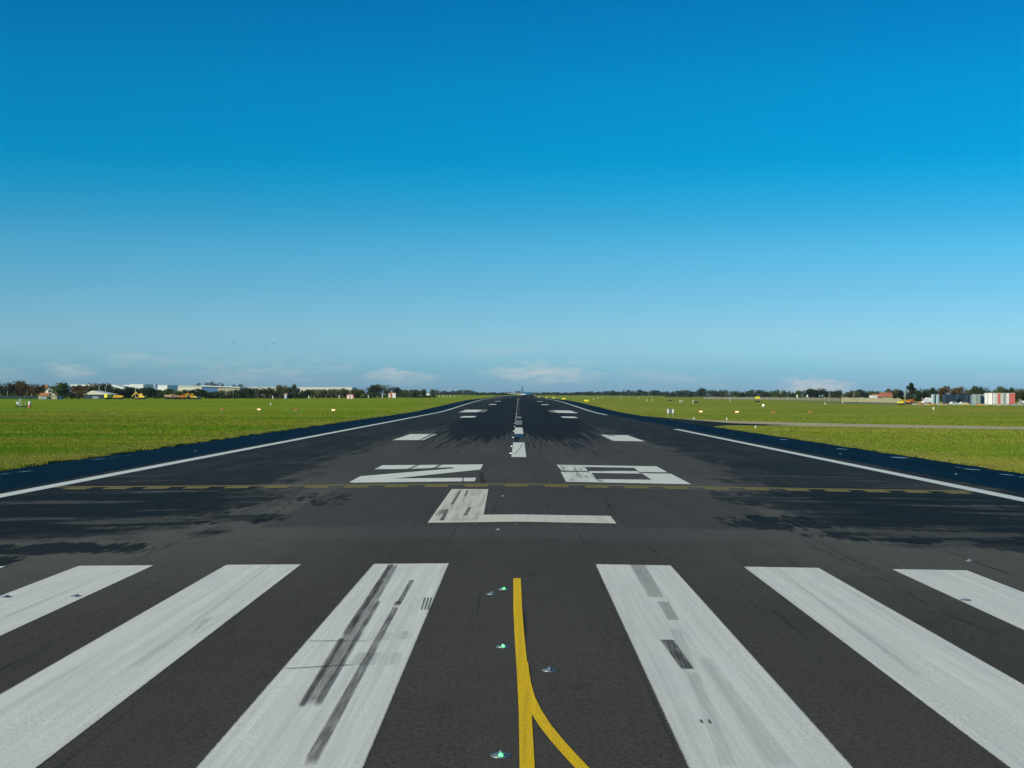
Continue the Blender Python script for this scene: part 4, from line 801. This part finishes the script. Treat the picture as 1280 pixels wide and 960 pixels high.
# clutter along the apron edge
for k in range(17):
    px = 1142+8.3*k + random.uniform(-2, 2)
    if px > 1277: break
    x, y, z = at(px, 680+random.uniform(-4, 4)); mt = random.choice(['greyc', 'stone', 'ochre', 'pinkish', 'stone']); r = empty('barrier', (x, y, z+.08), random.uniform(-.1, .1), 'low dull barrier in the row at the front of the apron', 'barrier', 'barriers along the apron edge')
    MB().prism_x([(-.4, 0), (.4, 0), (.15, .35), (.1, .75), (-.1, .75), (-.15, .35)], -1.5, 1.5).build('body', MT[mt], r); MB().box(-1.45, -1.1, -.42, .42, 0.0, .08).box(1.1, 1.45, -.42, .42, 0, .08).build('foot', MT['dark'], r)
def red_house():
    d = 960; r = empty('house', at(1109, d), 0, 'house with a red tiled roof left of the tall conifer', 'house'); hw = 3.3; h = hgt(1109, 496, d); p = hgt(1109, 490.5, d)
    MB().box(-hw, hw, 0, 7, -.4, h).build('wall', MT['stone'], r); MB().prism_x([(-.5, h+.003), (7.5, h+.003), (3.5, p)], -hw-.4, hw+.4).build('roof', MT['rtile'], r); MB().box(1.6, 2.3, 3, 3.8, p-.9, p+.8).build('chimney', MT['brick'], r)
    MB().box(-8.5, -hw-.03, .5, 6.5, -.4, h-.5).build('side_wing', MT['brick'], r); MB().prism_x([(.1, h-.497), (6.9, h-.497), (3.5, p-1.0)], -8.9, -hw-.42).build('wing_roof', MT['rtile'], r)
    for x in (-2.0, 1.0): f = MB().box(x, x+1.1, -.08, .02, .9, 2.1).build('window', MT['glass'], r); MB().box(x-.1, x+1.2, -.14, .0, .75, .897).build('sill', MT['wpaint'], f)
    MB().box(-.4, .5, -.08, .02, -.3, 1.9).build('door', MT['brick'], r)
red_house()
shed('shed', 1089.5, 1096.5, 494.9, 900, 5, 'wclad', 'wclad', 'small bright white shed left of the red roofed house', roofh=.3, door=False)
def per_wall(px0, px1, d0, d1, top, label, n, mt='wall'):
    r = empty('perimeter_wall', at((px0+px1)/2, (d0+d1)/2), 0, label, 'wall'); ox, oy, oz = r.location
    for k in range(n):
        u0, u1 = k/n, (k+1)/n; a = at(px0+(px1-px0)*u0, d0+(d1-d0)*u0); c = at(px0+(px1-px0)*u1, d0+(d1-d0)*u1); h = hgt((px0+px1)/2, top, (d0+d1)/2)+.15*math.sin(k*1.7)
        MB().hexa([(a[0]-ox+.12, a[1]-oy, a[2]-oz-.2), (c[0]-ox-.12, c[1]-oy, c[2]-oz-.2), (c[0]-ox-.12, c[1]-oy+.25, c[2]-oz-.2), (a[0]-ox+.12, a[1]-oy+.25, a[2]-oz-.2)],
                  [(a[0]-ox+.12, a[1]-oy, a[2]-oz+h), (c[0]-ox-.12, c[1]-oy, c[2]-oz+h), (c[0]-ox-.12, c[1]-oy+.25, c[2]-oz+h), (a[0]-ox+.12, a[1]-oy+.25, a[2]-oz+h)]).build('panel', MT[mt], r)
        MB().box(a[0]-ox-.13, a[0]-ox+.117, a[1]-oy-.1, a[1]-oy+.35, a[2]-oz-.2, a[2]-oz+h+.25).build('post', MT['stone'], r)
per_wall(1052, 1126, 880, 810, 497.4, 'beige concrete perimeter wall in front of the red roofed house', 16)
per_wall(880, 1050, 1450, 1010, 496.6, 'low weathered wall line behind the middle of the right grass', 26, 'dimwall')

# ------------------------------------------------------------------ masts, poles, signs, markers
def pole(px, top, d, label, cat='pole', mat='galv', rr=.11, head=True, group=None):
    r = empty('light_pole' if head else 'pole', at(px, d), 0, label, cat, group); h = hgt(px, top, d)
    MB().tube((0, 0, -.2), (0, 0, h), rr*1.3, rr, 7).build('shaft', MT[mat], r); MB().box(-.25, .25, -.25, .25, -.1, .25).build('base', MT['stone'], r)
    if head: MB().box(-.7, .7, -.15, .15, h+.003, h+.25).build('lamp_head', MT['steel'], r)
    return r
for px, tp, lb in ((291.5, 488, 'left white pole of the pair in front of the dark hedge'), (298, 486, 'right white pole of the pair in front of the dark hedge'), (124, 482, 'pale pole behind the pale roofed shed'), (132, 484, 'second pale pole behind the pale roofed shed'), (169.5, 484, 'pale pole behind the lone excavator'), (39.5, 487, 'thin pole above the green fence'), (9.5, 482, 'thin pole at the far left above the green fence'),
               (1036.5, 490, 'beige pole left of the beige wall'), (1053.5, 489, 'dark thin pole at the left end of the beige wall'), (1067.5, 489.5, 'brown pole standing in front of the beige wall'), (1131.5, 488, 'tall beige pole above the orange tipper truck')):
    pole(px, tp, 720 if px == 1131.5 else 860 if px > 1000 else 870 if px < 280 else 930, lb, rr=.24 if px == 1131.5 else .15, mat='wall' if px > 1000 else 'galv', head=px not in (1131.5, 39.5))
for k, px in enumerate((996.5, 1009)):
    r = empty('utility_cabinet', at(px, 1300), 0, ('left', 'right')[k]+' white cabinet post at the foot of the right tree line', 'cabinet', 'white cabinets below the trees'); h = hgt(px, 493.6, 1300); MB().box(-.55, .55, -.4, .4, .2, h).build('body', MT['wpaint'], r); MB().box(-.65, .65, -.5, .5, -.1, .197).build('base_slab', MT['stone'], r); MB().box(-.6, .6, -.45, .45, h+.003, h+.15).build('lid', MT['greyc'], r)
def papi(px, d, lit, label):
    x, y, z = at(px, d); r = empty('approach_light_unit', (x, y, z+.06), 0, label, 'light unit', 'orange light units beside the runway')
    MB().box(-.5, .5, -.4, .45, .45, .86, .04, .03).build('housing', MT['orange'], r)
    for sx in (-.24, .24): MB().lathe([(.15, -.06), (.15, .03), (.10, .05)], 'y', 12, (sx, -.41, .66)).build('lens', MT['l_warm' if lit else 'ochre'], r)
    for sx in (-.4, .4):
        for sy in (-.3, .35): MB().tube((sx, sy, -.1), (sx, sy, .45), .04, n=6).build('leg', MT['steel'], r)
    MB().box(-.53, .53, -.44, .5, .863, .90).build('lid', MT['wpaint' if lit else 'orange'], r)
for k, (px, lit) in enumerate(((278, 0), (324, 1), (370, 0), (417, 1))): papi(px, 418-5*k, lit, ('faint orange light unit, farthest from the runway on the left', 'bright light unit second from the outside on the left grass', 'orange light unit second from the runway on the left', 'orange light unit nearest the left runway edge')[k])
for k, (px, lit) in enumerate(((876, 1), (921, 1), (967, 0), (1013, 0))): papi(px, 405+2*k, lit, ('orange light unit nearest the right runway edge', 'bright light unit second from the runway on the right', 'faint orange light unit third from the runway on the right', 'faint orange light unit farthest from the runway on the right')[k])
def sign_board():
    x, y = gp(838, 521.4); r = empty('distance_sign', (x, y, gz(x, y)+.06), 0, 'small slate blue sign board with white sides beside the right shoulder', 'sign')
    h0, h1 = hgt(838, 516.6, y), hgt(838, 511.8, y); hw = 4.0/pxm(y)
    MB().box(-hw*.52, hw*.52, -.10, .10, h0, h1).build('panel', MT['signblue'], r)
    for s in (-1, 1): MB().box(s*hw*.77-hw*.24, s*hw*.77+hw*.24, -.12, .12, h0-.02, h1+.02).build('side_panel', MT['wpaint'], r); MB().tube((s*hw*.75, 0, -.1), (s*hw*.75, 0, h0-.022), .05, n=6).build('leg', MT['galv'], r)
    MB().box(-.10, .05, -.125, -.103, h0+(h1-h0)*.2, h0+(h1-h0)*.8).build('numeral_mark', MT['greyc'], r)
sign_board()
def guide_sign(px, d, wd, label):
    r = empty('guidance_sign', at(px, d), 0, label, 'sign', 'yellow guidance signs'); r.location.z += .06; hw = wd/2
    MB().box(-hw, hw, -.12, .12, .25, 1.15).build('panel', MT['signyel'], r); MB().box(-hw-.06, hw+.06, -.14, .14, 1.153, 1.22).build('top_trim', MT['steel'], r)
    for s in (-.7, .7): MB().tube((s*hw, 0, -.1), (s*hw, 0, .25), .05, n=6).build('leg', MT['steel'], r)
guide_sign(733, 760, 2.3, 'wide yellow guidance sign at the bend of the right runway edge'); guide_sign(704.5, 1000, 2.4, 'yellow guidance sign farther along the right runway edge')
for px, d in ((692, 1250), (683, 1500), (674, 1750)): guide_sign(px, d, 2.0, 'tiny yellow guidance sign right of the airliner')
def marker(px, py, hpx, label, group=None, top='wpaint', low='wpaint', d=None, wd=.22):
    if d is None: x, y = gp(px, py)
    else: x, y, _ = at(px, d)
    r = empty('marker_post', (x, y, gz(x, y)+.06), 0, label, 'marker', group); h = hpx/pxm(y)
    MB().tube((0, 0, h*.45), (0, 0, h), wd, wd*.8, 8).build('cap', MT[top], r); MB().tube((0, 0, -.05), (0, 0, h*.449), wd*.6, wd*.6, 8).build('stem', MT[low], r); MB().box(-wd*1.4, wd*1.4, -wd*1.4, wd*1.4, -.05, .05).build('foot', MT['stone'], r)
for px, py, hp, lb in ((338.5, 507, 3.5, 'lone white marker above the row of orange lights on the left'), (867.5, 525.5, 3.5, 'small pale marker at the taxiway mouth by the shoulder'), (908.5, 526.5, 4, 'pale marker at the tip of the pale taxiway'), (944.5, 536, 3.2, 'white marker on the near corner of the taxiway grass'), (866.5, 504, 3.6, 'white marker with a dark box at its right'),
                       (912.5, 501.8, 3, 'small white marker far out in the right grass'), (1053.5, 504.4, 2.6, 'white marker below the left end of the beige wall'), (1031.5, 506, 2.8, 'pale marker in the grass left of the beige wall'), (850, 503.4, 3.2, 'left post of a close pair of white markers'), (852.5, 503.4, 3.2, 'right post of a close pair of white markers')):
    marker(px, py, hp, lb, wd=.10 if py > 520 else .2)
marker(1167, 514.5, 5.5, 'white and orange marker post in front of the containers', top='wpaint', low='orange', wd=.22)
for px, py in ((809, 501.8), (815.5, 501.6), (798, 498.6), (776, 498), (753, 497.6), (742, 500.3), (747.5, 498.6)): marker(px, py, 2.4, 'tiny pale marker in the far right grass beside the runway', 'tiny far markers on the right', wd=.2)
for px, d in ((460.5, 1100), (424, 1000), (478, 1150), (357, 900), (341, 905), (386, 930)): marker(px, 0, 4, 'tiny pale post along the edge of the far left grass', 'tiny pale posts on the left', d=d, wd=.35)
for k in range(7): marker(540+4.6*k, 0, 2.2, 'tiny white approach post right of the white hut', 'row of tiny white approach posts', d=1700, wd=.3)
# round white lamp marker and the windsock frame
x, y = gp(954, 510); r = empty('beacon_lamp', (x, y, gz(x, y)+.06), 0, 'round white lamp on a short leaning stalk in the right grass', 'lamp'); MB().tube((0, 0, -.05), (0, 0, .7), .06, n=6).build('stalk', MT['galv'], r); MB().lathe([(.02, .6), (.32, .72), (.42, .95), (.30, 1.2), (.04, 1.3)], n=12).build('globe', MT['l_white'], r, True); MB().box(-.3, .3, -.3, .3, -.05, .06).build('base', MT['stone'], r)
x, y = gp(947, 503.4); r = empty('sign_trailer', (x, y, gz(x, y)+.06), 0, 'yellow topped dark trailer sign behind the round white lamp', 'sign'); h = 7.5/pxm(y)
MB().box(-1.2, 1.2, -.7, .7, .3, h*.32).build('trailer_body', MT['dark'], r); MB().box(-1.15, 1.15, -.1, .1, h*.66, h).build('panel', MT['signyel'], r)
for s in (-1, 1): MB().tube((s*.9, 0, h*.32), (s*.9, 0, h*.66), .08, n=6).build('mast', MT['ochre'], r); MB().lathe([(.1, -.1), (.32, -.1), (.32, .1), (.1, .1)], 'x', 10, (s*1.2, 0, .3)).build('wheel', MT['dark'], r)
for px, py, lb in ((838, 501.3, 'low dark box lying in the right grass above the sign board'), (870, 503.8, 'small dark box beside a white marker'), (475, 497, 'low dark box in the grass left of the small white house')):
    x, y = gp(px, py); r = empty('equipment_box', (x, y, gz(x, y)+.06), 0, lb, 'box'); MB().box(-1.1, 1.1, -.5, .5, 0, .75, .12, .1).build('body', MT['dark'], r); MB().box(-1.15, 1.15, -.55, .55, .753, .83, .1, .1).build('lid', MT['greyblue'], r)
# instrument frame and red white post at the left
x, y = gp(25, 509); r = empty('instrument_mast', (x, y, gz(x, y)+.06), 0, 'grey lattice instrument mast standing in the left grass', 'mast'); h = 10.5/pxm(y)
for s in (-.5, .5): MB().tube((s, 0, -.05), (s*.5, 0, h), .09, .06, 6).build('leg', MT['palec'], r)
for k in range(4): MB().tube((-.45+.07*k, 0, h*k/4+.1), (.45-.07*k, 0, h*(k+1)/4), .05, n=5).build('brace', MT['palec'], r)
MB().box(-1.2, -.3, -.2, .2, h*.35, h*.62).build('instrument_box', MT['palec'], r); MB().box(-1.5, 2.2, -.5, .6, 0, .35).build('base_slab', MT['dark'], r); MB().tube((1.7, 0, .3), (1.7, 0, h*.75), .06, n=5).build('side_post', MT['palec'], r)  # low dark slab stands in for the shadow at the mast foot
x, y = gp(37, 509.8); r = empty('warning_post', (x, y, gz(x, y)+.06), 0, 'white over red warning post right of the lattice mast', 'post'); h = 9.5/pxm(y)
MB().lathe([(.42, 0), (.45, h*.42)], n=10).build('red_band', MT['red'], r); MB().lathe([(.45, h*.422), (.38, h*.8), (.15, h*.86)], n=10).build('white_band', MT['wpaint'], r); MB().tube((0, 0, h*.86), (.05, 0, h*1.25), .09, n=5).build('rod', MT['dark'], r)
def hut(px, d, wpx, top, mats, label):
    x, y, z = at(px, d); r = empty('hut', (x, y, z+.06), 0, label, 'hut'); hw = wpx/2/pxm(d); h = hgt(px, top, d); n = len(mats)
    for k, mt in enumerate(mats): MB().box(-hw+2*hw*k/n+.01, -hw+2*hw*(k+1)/n-.01, 0, 2.6, 0, h*.86).build('panel', MT[mt], r)
    MB().prism_y([(-hw-.2, h*.863), (hw+.2, h*.863), (hw+.2, h*.9), (0, h), (-hw-.2, h*.9)], -.15, 2.8).build('roof', MT['wpaint' if mats[0] == 'wpaint' else 'red'], r); MB().box(-.4, .4, -.06, .02, 0, h*.6).build('door', MT['rtile'], r)
hut(437.5, 980, 9, 493.0, ['red', 'wpaint', 'wpaint', 'red', 'wpaint', 'wpaint', 'red'], 'white hut with red stripes alone at the edge of the left grass'); hut(490, 1300, 9, 490.6, ['cream', 'tile', 'wpaint', 'wpaint'], 'small white and orange house under the dark trees'); hut(535, 1600, 4, 491.8, ['wpaint', 'wpaint'], 'tiny white hut near the far end of the left grass'); hut(357, 975, 3.4, 491.5, ['palec', 'palec'], 'tiny pale hut at the foot of the dark hedge')

# ------------------------------------------------------------------ airliner far down the runway
def airliner():
    d = 1400; x, y, z = at(657.5, d); r = empty('airliner', (x, y, z+.01), R(11.5), 'blue twin engine airliner facing us far down the runway', 'airplane')
    fz = 3.65; prof = [(.05, -19.2), (.75, -18.5), (1.35, -17.2), (1.75, -15.0), (1.88, -12.5), (1.88, 8), (1.6, 13), (1.0, 17.5), (.35, 20.2)]
    b = MB().lathe(prof, 'y', 20, (0, 0, fz)); b.build('fuselage', MT['jetblue'], r, True)
    MB().prism_x([(-16.9, fz+.62), (-16.0, fz+.66), (-15.1, fz+1.32), (-15.5, fz+1.36)], -1.25, 1.25).build('cockpit_window', MT['glass'], r)
    MB().lathe([(.6, -16), (1.5, -14), (1.80, -10), (1.80, 6), (1.0, 12)], 'y', 16, (0, 0, fz-.32)).build('belly', MT['jetnavy'], r, True)
    for s in (-1, 1):
        wng = MB().hexa([(s*1.6, -4.2, 2.85), (s*6, -1.2, 3.25), (s*17, 6.0, 4.3), (s*17, 7.5, 4.3), (s*6, 4.2, 3.25), (s*1.6, 4.6, 2.85)], [(s*1.6, -4.0, 3.5), (s*6, -1.0, 3.65), (s*17, 6.1, 4.5), (s*17, 7.4, 4.5), (s*6, 4.0, 3.65), (s*1.6, 4.4, 3.5)]).build('wing', MT['jetwing'], r)
        MB().hexa([(s*17.0, 6.0, 4.3), (s*17.2, 6.0, 4.3), (s*17.2, 7.5, 4.3), (s*17.0, 7.5, 4.3)], [(s*17.5, 7.4, 6.6), (s*17.6, 7.4, 6.6), (s*17.6, 8.1, 6.6), (s*17.5, 8.1, 6.6)]).build('winglet', MT['jetnavy'], wng)
        e = MB().lathe([(.92, -6.4), (1.10, -6.1), (1.14, -4.6), (.95, -2.4), (.55, -1.5)], 'y', 16, (s*4.9, 0, 1.85)).build('engine', MT['jetnavy'], r, True); MB().lathe([(.80, -6.46), (.82, -6.41)], 'y', 14, (s*4.9, 0, 1.85)).build('intake', MT['dark'], e)
        MB().hexa([(s*.8, 15.2, 4.3), (s*7, 18.4, 4.9), (s*7, 19.8, 4.9), (s*.8, 18.6, 4.3)], [(s*.8, 15.3, 4.6), (s*7, 18.5, 5.05), (s*7, 19.7, 5.05), (s*.8, 18.5, 4.6)]).build('tailplane', MT['jetwing'], r)
        MB().tube((s*2.85, 1.5, .5), (s*2.7, 1.5, 3.0), .16, n=7).build('main_gear', MT['steel'], r)
        for o in (-.3, .3): MB().lathe([(.2, -.18), (.56, -.18), (.56, .18), (.2, .18)], 'x', 12, (s*2.85+o, 1.5, .56)).build('wheel', MT['dark'], r)
    MB().hexa([(-.22, 12.2, fz+1.4), (.22, 12.2, fz+1.4), (.22, 18.6, fz+1.1), (-.22, 18.6, fz+1.1)], [(-.12, 17.6, 11.0), (.12, 17.6, 11.0), (.12, 20.3, 11.0), (-.12, 20.3, 11.0)]).build('tail_fin', MT['jetfin'], r)
    MB().tube((0, -14.0, .4), (0, -14.0, 2.4), .13, n=7).build('nose_gear', MT['steel'], r)
    for o in (-.22, .22): MB().lathe([(.15, -.1), (.36, -.1), (.36, .1), (.15, .1)], 'x', 12, (o, -14.0, .36)).build('wheel', MT['dark'], r)
airliner()

# ------------------------------------------------------------------ birds
def bird(px, py, d, rz, flap, label):
    v = ray(px, py); b = MB(); f = flap
    prof = [(-.22, .0), (-.1, .05), (.08, .06), (.2, .03), (.27, .0)]; ring = []
    i0 = len(b.v); n = 6
    for y_, r_ in prof:
        for k in range(n): a = 2*math.pi*k/n; b.v.append((max(r_, .008)*math.cos(a), y_, max(r_, .008)*math.sin(a)))
    for j in range(len(prof)-1):
        for k in range(n): l = (k+1) % n; b.f.append((i0+j*n+k, i0+j*n+l, i0+(j+1)*n+l, i0+(j+1)*n+k))
    for s in (-1, 1): b.hexa([(s*.03, -.08, .02), (s*.28, -.04, .02+f*.16), (s*.55, -.12, .02+f*.2), (s*.28, .08, .02+f*.16), (s*.03, .1, .02)], [(s*.03, -.08, .045), (s*.28, -.04, .035+f*.16), (s*.55, -.12, .03+f*.2), (s*.28, .08, .035+f*.16), (s*.03, .1, .045)])
    b.poly([(-.03, -.2, .0), (.03, -.2, 0), (.09, -.36, .0), (-.09, -.36, .0)])
    o = b.build('bird', MT['bird']); o.location = (v.x/v.y*d, d, CAMZ+v.z/v.y*d); o.rotation_euler.z = rz; tag(o, label, 'bird', 'birds in the left sky')
bird(293.5, 428.5, 420, 1.2, 1, 'lone dark bird, leftmost in the sky'); bird(332, 432.5, 420, .8, .6, 'lowest bird of the three close together'); bird(342, 430, 420, 1.0, 1.2, 'middle bird of the three close together'); bird(350, 427.8, 430, 1.4, -.5, 'highest bird of the three close together')

# ------------------------------------------------------------------ faint haze over the airfield
hm = bpy.data.materials.new('haze_air'); hm.use_nodes = True; ht = hm.node_tree; ht.nodes.clear(); hb = NB(ht)
hv = hb.n('ShaderNodeVolumePrincipled', {'Color': (.72, .86, 1.0), 'Density': .00003, 'Anisotropy': 0.2}); ho = hb.n('ShaderNodeOutputMaterial', {'Volume': hv.outputs[0]})
tag(MB().box(-2300, 2300, -170, 5030, -2.0, 48.0).build('haze', hm), 'thin pale haze filling the air over the whole airfield', kind='stuff')
